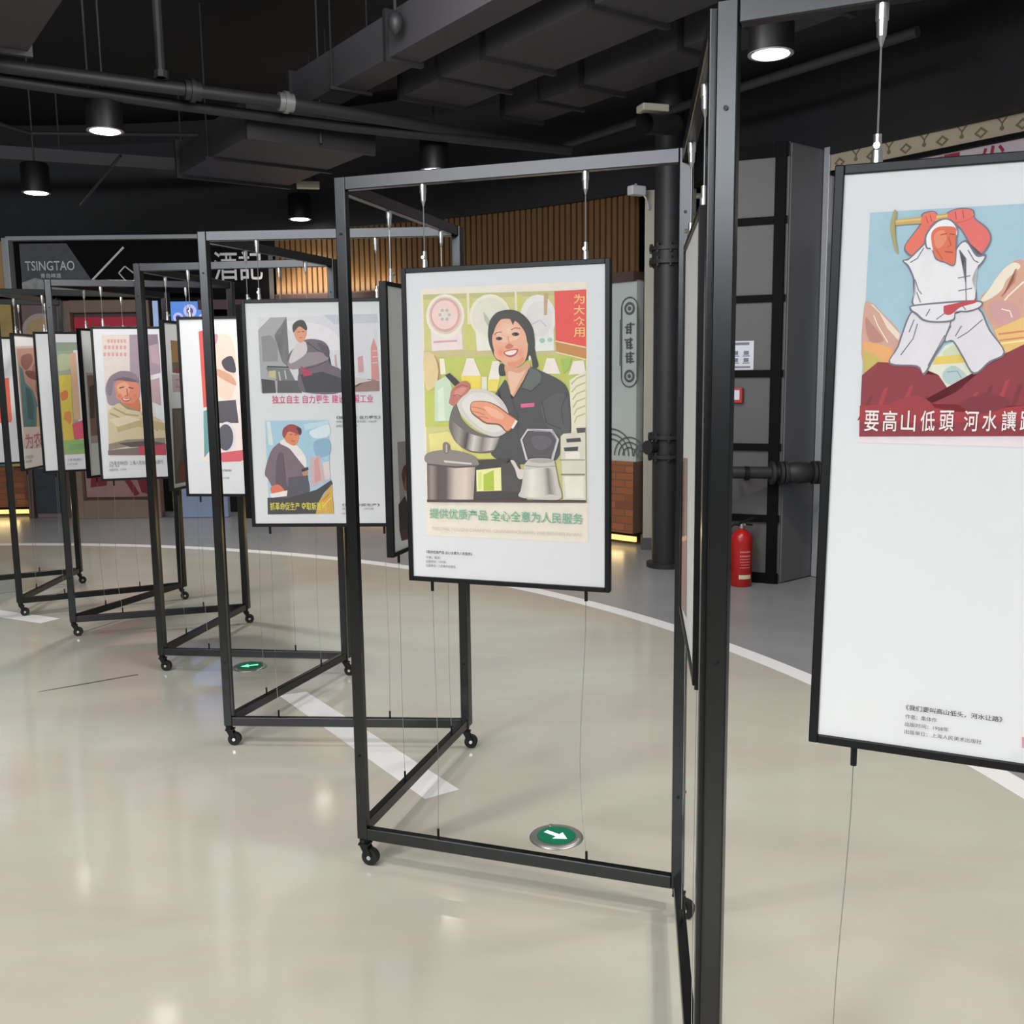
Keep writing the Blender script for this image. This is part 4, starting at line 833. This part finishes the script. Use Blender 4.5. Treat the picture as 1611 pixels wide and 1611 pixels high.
  (0,'b5502f',[-1430,3394,-1389,3276,-1435,3267,-1429,3252,-1375,3274,-1417,3398]),
  (0,'a8452f',[-1462,3187,-1355,3170,-1354,3188,-1461,3204]),
  (0,'b5502f',[-1581,3222,-1488,3083,-1479,3089,-1572,3228]),
  (3,'f0e6e2',[-2441,560,-2237,876],'要'),
  (3,'f0e6e2',[-2181,566,-1979,881],'高'),
  (3,'f0e6e2',[-1919,573,-1719,885],'山'),
  (3,'f0e6e2',[-1649,580,-1451,890],'低'),
  (3,'f0e6e2',[-1389,587,-1193,895],'頭'),
  (3,'f0e6e2',[-1059,595,-865,900],'河'),
  (3,'f0e6e2',[-812,602,-621,905],'水'),
  (3,'f0e6e2',[-558,608,-369,909],'讓'),
  (3,'f0e6e2',[-318,614,-131,913],'路'),
  (3,'262626',[-1613,-3776,-254,-3686],'《我们要叫高山低头，河水让路》'),
  (2,'4a4a4a',[-1611,-3912,-1157,-3839],'作者：集体作'),
  (2,'4a4a4a',[-1610,-4038,-985,-3968],'出版时间：1958年'),
  (2,'4a4a4a',[-1609,-4162,-514,-4091],'出版单位：上海人民美术出版社'),
  (0,'cf8f93',[23,-3962,905,-3823,917,-3988,35,-4131]),
 ],
 'A4': [
  (0,'d6d4d6',[-2402,3839,2298,3839,2298,854,-2402,854]),
  (0,'c3c4cb',[186,3890,2347,3902,2359,3558,638,3527]),
  (1,'e3dde0',[-1349,3528,-873,3691,400,3389,955,2643,367,2537,-670,2950]),
  (0,'a6a3a5',[-2426,3345,-1922,3820,-1265,3833,-1790,3125,-1531,3133,-1519,2104,-1219,1814,-1201,892,-2416,876]),
  (0,'8d8a8c',[-2309,3087,-1954,3139,-1673,2850,-1678,2106,-2297,2114]),
  (0,'7a7776',[-2190,1883,-1249,1814,-1021,1351,-1457,1125,-2029,1536]),
  (0,'4a4748',[-2389,1436,-1848,1361,-1824,869,-2370,858]),
  (0,'bdb98c',[-2079,1738,-1794,1763,-1787,1406,-2078,1507]),
  (0,'5b585a',[-1742,1359,-915,1350,-759,858,-1764,869]),
  (0,'c4c1c2',[-1690,1701,-1647,1355,-1600,1362,-1643,1708]),
  (0,'c4c1c2',[-1452,1755,-1408,1409,-1361,1416,-1405,1762]),
  (0,'3d3b3d',[-2132,1882,-1248,1843,-1244,1900,-2127,1940]),
  (1,'6e646a',[-964,2669,-494,2959,146,2882,408,2525,359,2012,863,1702,832,870,-699,886,-927,1350,-846,1867,-1248,1825,-1256,2319]),
  (0,'454247',[-817,1579,99,1683,852,1416,832,870,-610,885]),
  (1,'94878b',[-1283,2101,-823,2393,129,2438,305,2139,-717,1853,-1190,1802]),
  (0,'b23f5b',[-785,1912,-427,1758,-305,1573,-673,1497]),
  (1,'d2c8c7',[-963,2698,-568,2880,-528,2423,-1109,2042,-1234,2158]),
  (0,'4d4549',[-483,2818,-112,2526,293,2349,311,2385,-90,2560,-457,2849]),
  (0,'4d4549',[285,2126,-132,1931,-605,1823,-598,1789,-121,1899,299,2095]),
  (1,'5d545a',[-90,2828,313,2652,344,2252,129,2426]),
  (1,'dc9a77',[-983,3324,-777,3463,-534,3414,-485,3175,-614,2892,-792,2838,-959,3056]),
  (1,'4a443f',[-1022,3228,-1033,3512,-826,3690,-581,3686,-462,3447,-503,3300,-754,3462,-936,3306]),
  (0,'8a5640',[-861,3223,-743,3244,-748,3272,-866,3251]),
  (0,'8a5640',[-670,3243,-564,3241,-563,3270,-669,3271]),
  (0,'a85d48',[-784,3008,-655,3018,-656,3041,-785,3031]),
  (0,'c9a0a3',[592,2306,653,2362,692,1848,604,1849]),
  (0,'cf999b',[1513,2226,1713,2292,1727,1664,1522,1637]),
  (0,'d3918b',[2050,2600,2178,2978,2294,2597,2348,1341,2038,1345]),
  (0,'e6cfcf',[2105,2443,2327,2469,2324,2497,2102,2471]),
  (0,'e6cfcf',[2097,2216,2331,2241,2328,2269,2095,2244]),
  (0,'e6cfcf',[2090,1988,2335,2007,2333,2036,2088,2016]),
  (0,'98796f',[849,1330,1486,1093,1905,1387,2347,1301,2340,900,832,870]),
  (0,'cdc2bf',[916,1559,1498,1437,2078,1316,1490,1208,849,1330]),
  (3,'d8577a',[-1994,442,2080,773],'独立自主 自力更生 建设中国工业'),
  (0,'a9cbdc',[-2321,-230,235,-230,235,-3995,-2321,-3995]),
  (0,'d9e0d9',[-2245,-260,-2113,-250,-2027,-1199,-2218,-1198]),
  (1,'dbe8ec',[-528,-684,15,-455,282,-446,267,-836,-301,-949]),
  (0,'c4dbe4',[-753,-390,260,-236,254,-399,-703,-624]),
  (1,'8fb4cb',[-366,-1094,232,-982,268,-1568,-271,-1682]),
  (0,'cfb4b6',[-571,-1739,-150,-1624,76,-2687,-560,-2921]),
  (0,'d59a98',[-397,-1858,-212,-1682,-130,-2626,-403,-2743]),
  (0,'e0d2d2',[-42,-1919,227,-1862,242,-2569,19,-2627]),
  (1,'7d6a71',[-1933,-1229,-1617,-1114,-1148,-1558,-767,-2150,-681,-2517,-691,-3187,-1961,-3402,-2165,-2883,-2307,-2567,-2427,-2317,-2187,-1563]),
  (1,'665560',[-1881,-1671,-1637,-1555,-1614,-2381,-1472,-3213,-1897,-3331,-1988,-2676]),
  (0,'5c5862',[-1470,-2513,-660,-2434,-620,-3217,-1540,-3404]),
  (1,'efe6e0',[-1563,-980,-1085,-1206,-735,-1679,-753,-2103,-1105,-1688,-1388,-1333,-1749,-1142]),
  (1,'e38a62',[-1428,-629,-990,-668,-974,-984,-1133,-1229,-1380,-1157,-1551,-968]),
  (1,'a14a49',[-1637,-762,-1542,-500,-1227,-374,-866,-552,-913,-809,-1359,-665,-1549,-921]),
  (1,'4a3440',[-1054,-504,-866,-552,-902,-827,-1001,-651]),
  (0,'8a4a38',[-1332,-808,-1212,-786,-1217,-757,-1337,-780]),
  (0,'8a4a38',[-1141,-810,-1034,-823,-1030,-794,-1136,-781]),
  (0,'a8573f',[-1288,-1055,-1140,-1074,-1135,-1045,-1283,-1026]),
  (1,'e0795b',[-2215,-2924,-1885,-2795,-1635,-3106,-1953,-3223,-2166,-3163]),
  (0,'efe3dc',[-2251,-3180,-1524,-3035,-1564,-3273,-2198,-3329]),
  (1,'c48a6c',[-891,-2267,-707,-2150,-658,-2387,-839,-2445]),
  (0,'3f3a3c',[-918,-2179,-645,-2092,-620,-2210,-893,-2297]),
  (0,'4a4446',[-2361,-3329,-1477,-3344,-325,-3011,275,-2629,329,-2795,-61,-3160,-254,-3487,-352,-3993,-2381,-4011]),
  (0,'d8a84e',[-254,-3487,293,-2794,332,-3984,-412,-3993]),
  (0,'c58537',[-91,-3470,220,-3174,195,-3149,-115,-3445]),
  (0,'efcf80',[-100,-3708,273,-3353,248,-3327,-125,-3683]),
  (3,'e6d94e',[-2267,-3845,32,-3520],'抓革命促生产 夺取新胜利'),
  (3,'555555',[574,-197,2353,-65],'《独立自主 自力更生》'),
  (2,'8a8a8a',[567,-346,2201,-239],'作者：集体\u3000出版时间：1965年'),
  (2,'8a8a8a',[561,-514,1431,-413],'出版社：人民美术'),
  (3,'555555',[682,-3693,2215,-3580],'《抓革命促生产》'),
  (2,'8a8a8a',[675,-3846,1972,-3746],'作者：集体\u30001972年'),
  (2,'8a8a8a',[668,-4029,1311,-3937],'出版社'),
 ],
 'A2': [
  (0,'dccdc4',[-2453,4044,262,4044,262,-3087,-2453,-3087]),
  (0,'a08d98',[-932,4043,649,4070,693,1817,-672,1462,-1030,1911]),
  (0,'b79aa2',[127,3600,612,3451,627,2265,197,2417]),
  (0,'8a7582',[13,4042,611,4041,616,3524,43,3379]),
  (0,'d59c9c',[-2161,3782,-2029,3789,-2036,3577,-2161,3570]),
  (0,'d59c9c',[-1982,3781,-1851,3788,-1857,3577,-1982,3570]),
  (0,'d59c9c',[-1804,3781,-1672,3788,-1679,3576,-1804,3569]),
  (0,'d59c9c',[-1625,3780,-1493,3787,-1500,3576,-1625,3569]),
  (0,'d59c9c',[-1446,3780,-1314,3787,-1320,3575,-1446,3568]),
  (0,'d59c9c',[-1267,3780,-1134,3787,-1141,3574,-1266,3567]),
  (0,'d59c9c',[-2356,3418,-2225,3425,-2232,3213,-2356,3206]),
  (0,'d59c9c',[-2144,3417,-2012,3424,-2019,3212,-2144,3205]),
  (0,'d59c9c',[-1931,3416,-1799,3423,-1806,3211,-1931,3204]),
  (0,'d59c9c',[-1718,3415,-1586,3422,-1592,3210,-1718,3203]),
  (0,'d59c9c',[-1504,3415,-1372,3421,-1378,3209,-1504,3202]),
  (0,'d59c9c',[-1290,3414,-1157,3421,-1164,3208,-1290,3201]),
  (0,'d59c9c',[-2417,3017,-2286,3023,-2293,2811,-2417,2805]),
  (0,'d59c9c',[-2193,3016,-2061,3022,-2068,2810,-2193,2803]),
  (0,'d59c9c',[-1969,3014,-1837,3021,-1843,2808,-1968,2802]),
  (0,'d59c9c',[-1744,3013,-1611,3020,-1618,2807,-1743,2800]),
  (0,'d59c9c',[-1518,3012,-1386,3018,-1392,2805,-1518,2799]),
  (0,'d59c9c',[-1292,3010,-1160,3017,-1166,2804,-1292,2797]),
  (1,'9a8893',[-2447,970,-2241,1483,-1944,1774,-1376,1951,-824,1834,-531,1460,-555,494,-934,53,-2202,-70,-2411,452]),
  (1,'d78467',[-1901,1146,-1535,1429,-855,1331,-576,1075,-652,406,-992,25,-1497,34,-1822,427]),
  (1,'e39e7e',[-1778,1107,-1279,1285,-1099,800,-1472,435,-1737,663]),
  (0,'5a3a38',[-1679,911,-1395,980,-1406,1045,-1690,976]),
  (0,'5a3a38',[-1168,947,-906,869,-886,933,-1148,1012]),
  (0,'a8523f',[-1295,911,-1270,513,-1404,500,-1395,442,-1217,498,-1239,918]),
  (1,'8f3f38',[-1601,378,-1341,284,-1056,354,-1193,192,-1350,151,-1500,213]),
  (1,'f0e4da',[-1534,340,-1342,270,-1115,317,-1218,245,-1346,218,-1470,250]),
  (5,'cf6f52|dd8d6d',[-1714,477,-1532,474,-1547,413,-1582,360,-1633,321,-1694,301,-1757,302,-1814,324,-1860,365,-1888,419,-1895,480,-1880,541,-1845,593,-1795,632,-1734,652,-1671,651,-1613,629,-1568,589,-1540,535]),
  (5,'cf6f52|d78467',[-837,484,-683,481,-696,420,-726,367,-769,328,-821,307,-875,308,-924,330,-963,371,-986,425,-992,486,-979,547,-949,600,-905,640,-853,660,-800,659,-750,637,-712,596,-688,542]),
  (1,'84747f',[-2327,1226,-2078,1643,-1516,1946,-813,1790,-514,1386,-651,1224,-856,1316,-1547,1459,-1978,1243,-2136,521,-2350,658]),
  (1,'6a5c68',[-1968,1405,-1400,1583,-711,1389,-858,1287,-1551,1400]),
  (1,'c8734f',[-1600,66,-991,39,-634,346,-612,-439,-1238,-314]),
  (0,'cdbd99',[-2397,-400,-2063,-73,-1740,69,-1309,-312,-647,-438,-132,-713,531,-962,785,-1510,740,-2272,-2507,-2874,-2402,-782]),
  (0,'a8966f',[-2320,-554,-1709,-867,-883,-1188,-851,-1103,-1674,-784,-2281,-474]),
  (0,'a8966f',[-2094,-261,-1412,-651,-705,-744,-691,-655,-1383,-566,-2051,-182]),
  (0,'a8966f',[-584,-579,-192,-1193,283,-1662,342,-1595,-126,-1133,-512,-527]),
  (0,'b9a678',[-1999,-1221,-558,-826,701,-1181,727,-1617,-794,-1360,-1926,-1652]),
  (0,'d8cba8',[-2379,-890,-1361,-700,-565,-934,-1905,-1331]),
  (0,'8e7f72',[-2472,-2336,-1449,-2097,701,-2052,703,-2380,-1270,-2482,-2497,-2712]),
  (0,'5a4a4a',[-1967,-2298,-232,-2188,703,-2380,696,-2511,-1275,-2557]),
  (0,'b8424f',[-815,-2528,731,-2435,703,-3102,-847,-3049]),
  (0,'7a6a68',[-2537,-2711,-818,-2572,-847,-3049,-2545,-2991]),
  (0,'b99aa0',[64,1378,583,1521,579,-127,59,109]),
  (2,'8a8a8a',[-2519,-3622,507,-3360],'《为革命种田》上海人民出版社出版发行'),
  (2,'9a9a9a',[-2534,-3727,-1957,-3597],'作者：集体'),
  (2,'9a9a9a',[-2547,-3960,-1565,-3792],'出版时间：1974年'),
 ],
 'A1': [
  (0,'9fa08e',[-1753,3852,-749,3852,-749,-3389,-1753,-3389]),
  (1,'b3b894',[-1747,2888,-1359,3129,-922,2966,-972,2237,-1729,2082]),
  (0,'8e9a84',[-1753,3852,-261,3855,-294,3369,-1756,3290]),
  (0,'d6c04a',[-1716,1742,-1003,1783,-1089,-1118,-1034,-292,-1092,-1946,-1740,-1922,-1727,-1099]),
  (0,'d3a888',[-971,3128,-606,3208,-597,-1133,-1013,-1121]),
  (1,'d67a42',[-1682,622,-1297,778,-1293,288,-1641,133]),
  (1,'d88a4a',[-1548,-686,-1167,-615,-1218,-1353,-1593,-1341]),
  (0,'d6566a',[-1132,-1411,-437,-1137,-488,-2385,-1070,-2422]),
  (0,'d8b84a',[-1675,-981,-1122,-1589,-1086,-2659,-1727,-2514]),
  (0,'92b06a',[-1723,-2455,-458,-2422,-500,-3377,-1763,-3343]),
  (0,'7fa86e',[-1420,-2764,-475,-2684,-499,-3041,-1444,-3120]),
  (2,'8a8a8a',[-1567,-3834,-728,-3650],'《丰收图》'),
  (2,'9a9a9a',[-1588,-4098,-966,-3947],'1975年'),
 ],
 'B1': [
  (0,'c9b3aa',[-2765,3663,1708,3872,1762,-2023,-2592,-1778]),
  (0,'b58c80',[-2647,3519,1679,3714,1797,-1832,-2577,-1695]),
  (1,'8f5f55',[-2010,3039,-670,3231,-378,2728,-1434,2129,-2114,2458]),
  (1,'996a60',[-424,2472,1200,2747,1330,1789,-400,1536]),
  (1,'7a4d45',[-1635,2044,-307,2047,366,1445,-1148,1624]),
  (1,'a06c5f',[-268,1193,1150,1353,1334,122,-48,243]),
  (1,'84584c',[86,-106,1302,-53,1299,-1201,96,-1147]),
  (0,'6d4038',[-1694,1922,-434,1673,620,1068,782,1123,-304,1740,-1607,1999]),
  (0,'53777a',[-2478,2455,-2012,2210,-1770,1292,-730,772,-141,-272,-118,-1233,-730,-1697,-2486,-1628,-2498,-196,-2474,1464]),
  (0,'3f5d60',[-1815,1041,-1111,778,-722,-253,-988,-1193,-1743,-1158]),
  (0,'c9a98f',[-347,-353,216,-372,111,-1742,-596,-1729]),
  (0,'8a5e45',[268,-873,1915,-684,1797,-1832,163,-1770]),
  (0,'d3c2bd',[-2565,-1623,1801,-1807,1614,-3170,-2769,-3057]),
  (3,'b4616c',[-2488,-3090,1388,-2086],'为农业'),
  (2,'8a8a8a',[-2693,-3755,-1379,-3522],'《为农业》'),
  (2,'9a9a9a',[-2747,-4010,-1701,-3820],'1965年'),
 ],
 'B2': [
  (0,'b7aca4',[-2710,1877,-724,1877,-724,-2411,-2710,-2411]),
  (0,'8b7265',[-2644,1725,-681,1725,-681,-1957,-2644,-1957]),
  (0,'5e4a45',[-2506,1039,-2082,1185,-2280,-886,-2639,-869]),
 ],
 'B3': [
  (0,'6f5d48',[-2318,3482,1060,3482,1060,1777,-2318,1777]),
  (0,'9c784c',[-2257,3450,-993,3521,-1124,2395,-2325,2317]),
  (0,'4a4a45',[-1188,3007,220,3245,51,1778,-1195,1780]),
  (1,'b59a78',[-1188,3007,-489,3159,-390,2816,-1084,2736]),
  (0,'8c3f48',[-2038,1984,-1429,2087,-1468,1747,-1999,1748]),
  (0,'bcaaac',[-2399,1682,1051,1706,941,745,-2375,763]),
  (3,'a06a76',[-2092,940,-46,1513],'工业学大庆'),
  (0,'57524f',[-2582,-119,836,-174,513,-4215,-2729,-4163]),
  (0,'6a625e',[-2426,-233,-1429,-237,-1676,-2034,-2641,-3729]),
  (0,'9d5c42',[-797,-389,-172,-212,-166,-1938,-659,-1803]),
  (0,'7d3a34',[-1983,-3002,13,-3078,-104,-4097,-2387,-4003]),
  (0,'39342f',[-1654,-1837,-64,-1945,-78,-2968,-1683,-2929]),
 ],
 'A3': [
  (0,'efe0d8',[-1233,3777,641,3783,631,-2547,639,-2723,-1056,-2775,-1962,-2720,-2154,-2543]),
  (0,'de5a54',[-1923,3789,-1685,3829,-1588,49,-1885,6]),
  (1,'f0d0bf',[-1101,3332,-307,3541,-58,2353,-311,565,-1091,722]),
  (1,'c98aa0',[-1206,3555,-928,3625,-1031,3183,-1227,3186]),
  (1,'4c4850',[-781,2326,-243,2541,-90,1759,-633,1877]),
  (1,'d8a384',[-1117,1935,-333,1613,-125,1088,-1042,1583]),
  (0,'5a545c',[-1193,310,-163,376,-68,-792,-1112,-786]),
  (0,'dedadb',[-246,-1473,-283,-1707,-364,-1919,-482,-2087,-625,-2195,-779,-2232,-929,-2194,-1061,-2085,-1161,-1916,-1219,-1704,-1230,-1468,-1193,-1234,-1111,-1023,-993,-855,-850,-749,-696,-713,-546,-751,-416,-859,-316,-1027,-258,-1238]),
  (0,'5c5b66',[-391,-1510,-422,-1716,-491,-1903,-590,-2051,-710,-2146,-840,-2178,-966,-2145,-1076,-2049,-1159,-1901,-1207,-1714,-1216,-1507,-1184,-1300,-1115,-1114,-1016,-967,-895,-873,-766,-841,-641,-874,-531,-969,-448,-1117,-400,-1304]),
  (0,'d84a5e',[-1181,-2307,18,-2158,-36,-2722,-1055,-2754]),
  (0,'6f9ea0',[-1895,-175,-1676,-101,-1651,-2153,-1993,-2543]),
  (0,'d9606a',[-1086,-2286,220,-2127,248,-2668,-1031,-2732]),
  (2,'555555',[-1076,-3255,-573,-3124],'《开路先锋》'),
  (2,'777777',[-1098,-3626,-706,-3517],'1972年'),
 ],
 'B4': [
  (0,'c8a9a6',[-2870,2846,-883,2846,-883,-270,-2870,-270]),
  (0,'8f2f3e',[-2870,2785,-627,2899,-883,-270,-2807,-118]),
  (0,'3a2a30',[-2797,1025,-1918,1074,-2019,-153,-2677,-124]),
  (1,'d09a80',[-2787,2412,-2012,2613,-1965,1846,-2626,1783]),
 ],
 'B5': [
  (0,'a09694',[-2389,-705,405,-758,373,-4258,-2262,-4081]),
  (1,'8e5846',[-2040,-1884,-1730,-1576,-1116,-1496,-995,-2340,-1871,-2377]),
  (1,'5a3a34',[-2103,-1810,-1813,-1535,-1026,-1469,-1042,-1710,-1659,-1787,-1925,-2167]),
  (0,'3a3236',[-2440,-2814,-1885,-2580,-1385,-2849,-107,-2798,1,-4038,-2405,-3731]),
  (0,'b8b2b2',[-1881,-2512,-1448,-2496,-1476,-2906,-1730,-2804]),
  (0,'5c393e',[-2402,-3697,200,-3924,334,-4251,-2262,-4081]),
 ],
 'B6': [
  (0,'a08783',[-2870,-592,-808,-426,-271,-4014,-2870,-4360]),
  (0,'7c5a58',[-2870,-691,-2225,-592,-1899,-2379,-2870,-2569]),
  (0,'e8bd90',[-2870,-2584,-496,-2146,-518,-2258,-2870,-2702]),
  (0,'b08a80',[-2870,-2790,-1721,-2521,-1372,-3859,-2870,-4147]),
 ],
 'A0': [
  (0,'e26a52',[-803,1231,1379,1646,1359,-1340,1273,-1530,-583,-1661]),
  (0,'c9402f',[-458,604,1070,753,1083,-1231,-603,-1276]),
  (0,'7f3f3a',[-577,4136,526,4141,324,1481,-796,1319]),
 ],
}

ZT, ZB = 2.10, .085
PW, PHH, PZ = .61, .905, .93
PT, PD, BH = .034, .026, .038
def make_frame(L, castors, label):
    e = empty('display_stand', (0, 0, 0), 0, label, 'display stand', 'zigzag poster stands')
    h = L / 2
    for s in (-1, 1):
        mb = MB(); mb.box((s * h, 0, (ZT + ZB) / 2), (PT, PD, ZT - ZB), 0, .0025); mb.build('post', M['frame'], e)
    mb = MB(); mb.box((0, 0, ZT - BH / 2), (L - PT, PD, BH), 0, .0025); mb.build('top_bar', M['frame'], e)
    mb = MB(); mb.box((0, 0, ZB + BH / 2), (L - PT, PD, BH), 0, .0025); mb.build('bottom_bar', M['frame'], e)
    if castors:
        for s in (-1, 1):
            mb = MB(); mb.cyl((s * h, 0, ZB), (s * h, 0, ZB - .014), .015, n=14)
            for t in (-1, 1): mb.bar((s * h, t * .014, ZB - .014), (s * h + .022, t * .014, .028), .003, .022)
            mb.box((s * h + .004, 0, ZB - .017), (.034, .034, .006)); c = mb.build('castor', M['bolt'], e)
            mb = MB(); mb.cyl((s * h + .022, -.011, .027), (s * h + .022, .011, .027), .027, n=22); mb.build('wheel', M['wheel'], c, smooth=True)
            mb = MB(); mb.cyl((s * h + .022, -.017, .027), (s * h + .022, .017, .027), .007, n=12); mb.build('axle', M['chrome'], c)
            for z in (.36, 1.05, 1.94):
                mb = MB(); mb.cyl((s * (h + .01), .0, z), (s * (h + .01), .034, z), .006, n=10); mb.cyl((s * h, -.016, z), (s * h, -.012, z), .004, n=8); mb.build('hinge_bolt', M['bolt'], e)
    return e
def add_wires(e, off, rnd):
    for s in (-1, 1):
        x = off + s * .235
        mb = MB(); mb.cyl((x, 0, PZ + PHH + .02), (x, 0, ZT - BH - .02), .0016, n=6); wi = mb.build('hanging_wire', M['wire'], e)
        for z0, z1, r0, r1 in ((ZT - BH, ZT - BH - .045, .0095, .007), (PZ + PHH + .045, PZ + PHH, .006, .009)):
            mb = MB(); mb.cyl((x, 0, z0), (x, 0, (z0 + z1) / 2), r0, n=12); mb.cyl((x, 0, (z0 + z1) / 2), (x, 0, z1), (r0 + r1) / 2, r1, n=12)
            if z1 > 1.9: mb.cyl((x, 0, z1), (x, 0, z1 - .014), .006, .002, n=10)
            else: mb.cyl((x, -.004, z0 - .018), (x, -.014, z0 - .018), .005, n=8)
            mb.build('wire_gripper', M['chrome'], wi, smooth=True)
        b = rnd.uniform(-.035, .01)
        z0, z1 = PZ - .02, ZB + BH + .02
        mb = MB(); mb.tube([(x + b * math.sin(t / 8 * math.pi) * (t / 8), 0, z0 + (z1 - z0) * t / 8) for t in range(9)], .0009, 5); tw = mb.build('tether_wire', M['wire'], e)
        mb = MB(); mb.cyl((x, 0, PZ), (x, 0, PZ - .03), .005, n=8); mb.build('wire_gripper', M['bolt'], tw)
        mb = MB(); mb.cyl((x, 0, ZB + BH), (x, 0, ZB + BH + .03), .004, n=8); mb.build('wire_gripper', M['bolt'], tw)
LABF = {
 'A5': 'black steel frame holding the poster of a shop clerk with a pan',
 'A6': 'tall black frame with the pickaxe worker poster, cut by the picture edge',
 'A4': 'black frame holding the white panel with two poster pictures one above the other',
 'A3': 'black frame with the red and pink poster seen behind a post',
 'A2': 'black frame holding the poster of a smiling worker in a grey cap',
 'A1': 'black frame with the narrow green and yellow poster',
 'A0': 'farthest black frame, cut by the picture edge, with an orange red poster',
 'B6': 'black frame seen almost edge on between the clerk and pickaxe posters',
 'B5': 'black frame going back from the clerk poster post, with a shaded grey panel',
 'B4': 'steeply angled black frame beside the two picture panel',
 'B3': 'angled black frame with the shaded grey panel of dark pictures',
 'B2': 'angled black frame half hidden behind the grey cap worker poster',
 'B1': 'angled black frame with the reddish brown poster above pink characters',
}
LABP = {
 'A5': 'framed poster of a smiling dark haired shop clerk polishing a metal pan',
 'A6': 'framed poster of a worker in white swinging a pickaxe on red ground',
 'A4': 'framed white panel with two pictures, a seated worker above a standing sailor',
 'A3': 'framed white poster with a red vertical stripe, half behind a black post',
 'A2': 'framed poster of a smiling worker in a grey cap and cream sweater',
 'A1': 'framed narrow green and yellow poster between two angled panels',
 'A0': 'framed poster with an orange red patch at the edge of the picture',
 'B6': 'framed white poster seen almost edge on beside the tallest black post',
 'B5': 'shaded grey framed panel with a small portrait low down, behind the clerk poster',
 'B4': 'pale framed panel seen at a steep angle with a dark red picture',
 'B3': 'shaded grey framed panel with a brown picture over a dark picture',
 'B2': 'pale grey framed panel mostly covered by the grey cap worker poster',
 'B1': 'framed reddish brown poster with a teal figure and large pink characters',
}
def make_print(key, parent, y0):
    me = bpy.data.meshes.new('print'); bm = bmesh.new(); cl = bm.loops.layers.float_color.new('ink'); k = 0
    tm = bmesh.new(); tcl = tm.loops.layers.float_color.new('ink'); texts = False
    for it in ART.get(key, []):
        sm, col, cc = it[0], hexc(it[1].split('|')[0]), it[2]
        if sm < 2:
            p = [(cc[i] / 1e4, cc[i + 1] / 1e4) for i in range(0, len(cc), 2)]
            if sm == 1: p = smooth_pts(p)
            q = []
            for a in p:
                if not q or (abs(a[0] - q[-1][0]) + abs(a[1] - q[-1][1])) > 1e-5: q.append(a)
            if len(q) < 3: continue
            k += 1; y = y0 - .00004 * k
            vs = [bm.verts.new((a, y, b)) for a, b in q]
            try: f = bm.faces.new(vs)
            except ValueError: continue
            for lp in f.loops: lp[cl] = col
        elif sm in (4, 5):
            cols = [hexc(c) for c in it[1].split('|')]; p = [(cc[i] / 1e4, cc[i + 1] / 1e4) for i in range(0, len(cc), 2)]
            k += 1; y = y0 - .00004 * k; vs = [bm.verts.new((a, y, b)) for a, b in p]
            if sm == 4:
                f = bm.faces.new(vs)
                for lp, c in zip(f.loops, cols): lp[cl] = c
            else:
                n = len(vs) - 1
                for q in range(n):
                    f = bm.faces.new((vs[0], vs[1 + q], vs[1 + (q + 1) % n]))
                    for lp, c in zip(f.loops, (cols[0], cols[1], cols[1])): lp[cl] = c
        else:
            texts = True; k += 1
            x0, z0, x1, z1 = [c / 1e4 for c in cc]
            tme, T = text_matrix(it[3], x0, z0, x1, z1, y0 - .00004 * k - .0003, sm == 3)
            b2 = bmesh.new(); b2.from_mesh(tme); b2.transform(T); t2 = bpy.data.meshes.new('t'); b2.to_mesh(t2); b2.free()
            n0 = len(tm.faces); tm.from_mesh(t2); bpy.data.meshes.remove(t2); tm.faces.ensure_lookup_table()
            for f in tm.faces[n0:]:
                for lp in f.loops: lp[tcl] = col
    bmesh.ops.triangulate(bm, faces=[f for f in bm.faces if len(f.verts) > 4], ngon_method='EAR_CLIP')
    for b, nm in ((bm, 'print'), (tm, 'lettering')):
        if len(b.faces):
            bmesh.ops.recalc_face_normals(b, faces=b.faces); m2 = bpy.data.meshes.new(nm); b.to_mesh(m2); m2.materials.append(M['ink'])
            o = bpy.data.objects.new(nm, m2); COL.objects.link(o); o.parent = parent
        b.free()
proto_p = None
frames_rnd = random.Random(7)
for key, (cx, cy, ang, L) in FRAMES.items():
    isA = key[0] == 'A'
    f = make_frame(L, isA, LABF[key]); f.location = (cx, cy, 0); f.rotation_euler.z = ang
    off = OFF.get(key, 0.0); add_wires(f, off, frames_rnd)
    x = cx + off * math.cos(ang); y = cy + off * math.sin(ang); hw, hh, b = PW / 2, PHH / 2, .014
    if proto_p is None:
        p = empty('poster_panel', (0, 0, 0), 0, '', 'poster', 'hanging framed posters')
        mb = MB()
        for s in (-1, 1):
            mb.box((s * (hw - b / 2), 0, hh), (b, .026, PHH), 0, .0015); mb.box((0, 0, hh + s * (hh - b / 2)), (PW - 2 * b, .026, b), 0, .0015)
        mb.build('picture_frame', M['alu'], p)
        mb = MB(); mb.box((0, -.0065, hh), (PW - 2 * b, .003, PHH - 2 * b)); mb.build('mat_board', M['board'], p)
        mb = MB(); mb.box((0, .006, hh), (PW - 2 * b, .006, PHH - 2 * b)); mb.build('backing_board', M['backing'], p)
        index_tree(p); proto_p = p
    else: p = copy_tree(proto_p)
    p.location = (x, y, PZ); p.rotation_euler = (0, .0133 if key == 'A6' else 0, ang); p['label'] = LABP[key]
    pr = bpy.data.objects.new('t', None)
    make_print_parent = p
    before = set(COL.objects)
    make_print(key, p, -.0085)
    for o in COL.objects:
        if o not in before: o.location.z = hh
    bpy.data.objects.remove(pr)
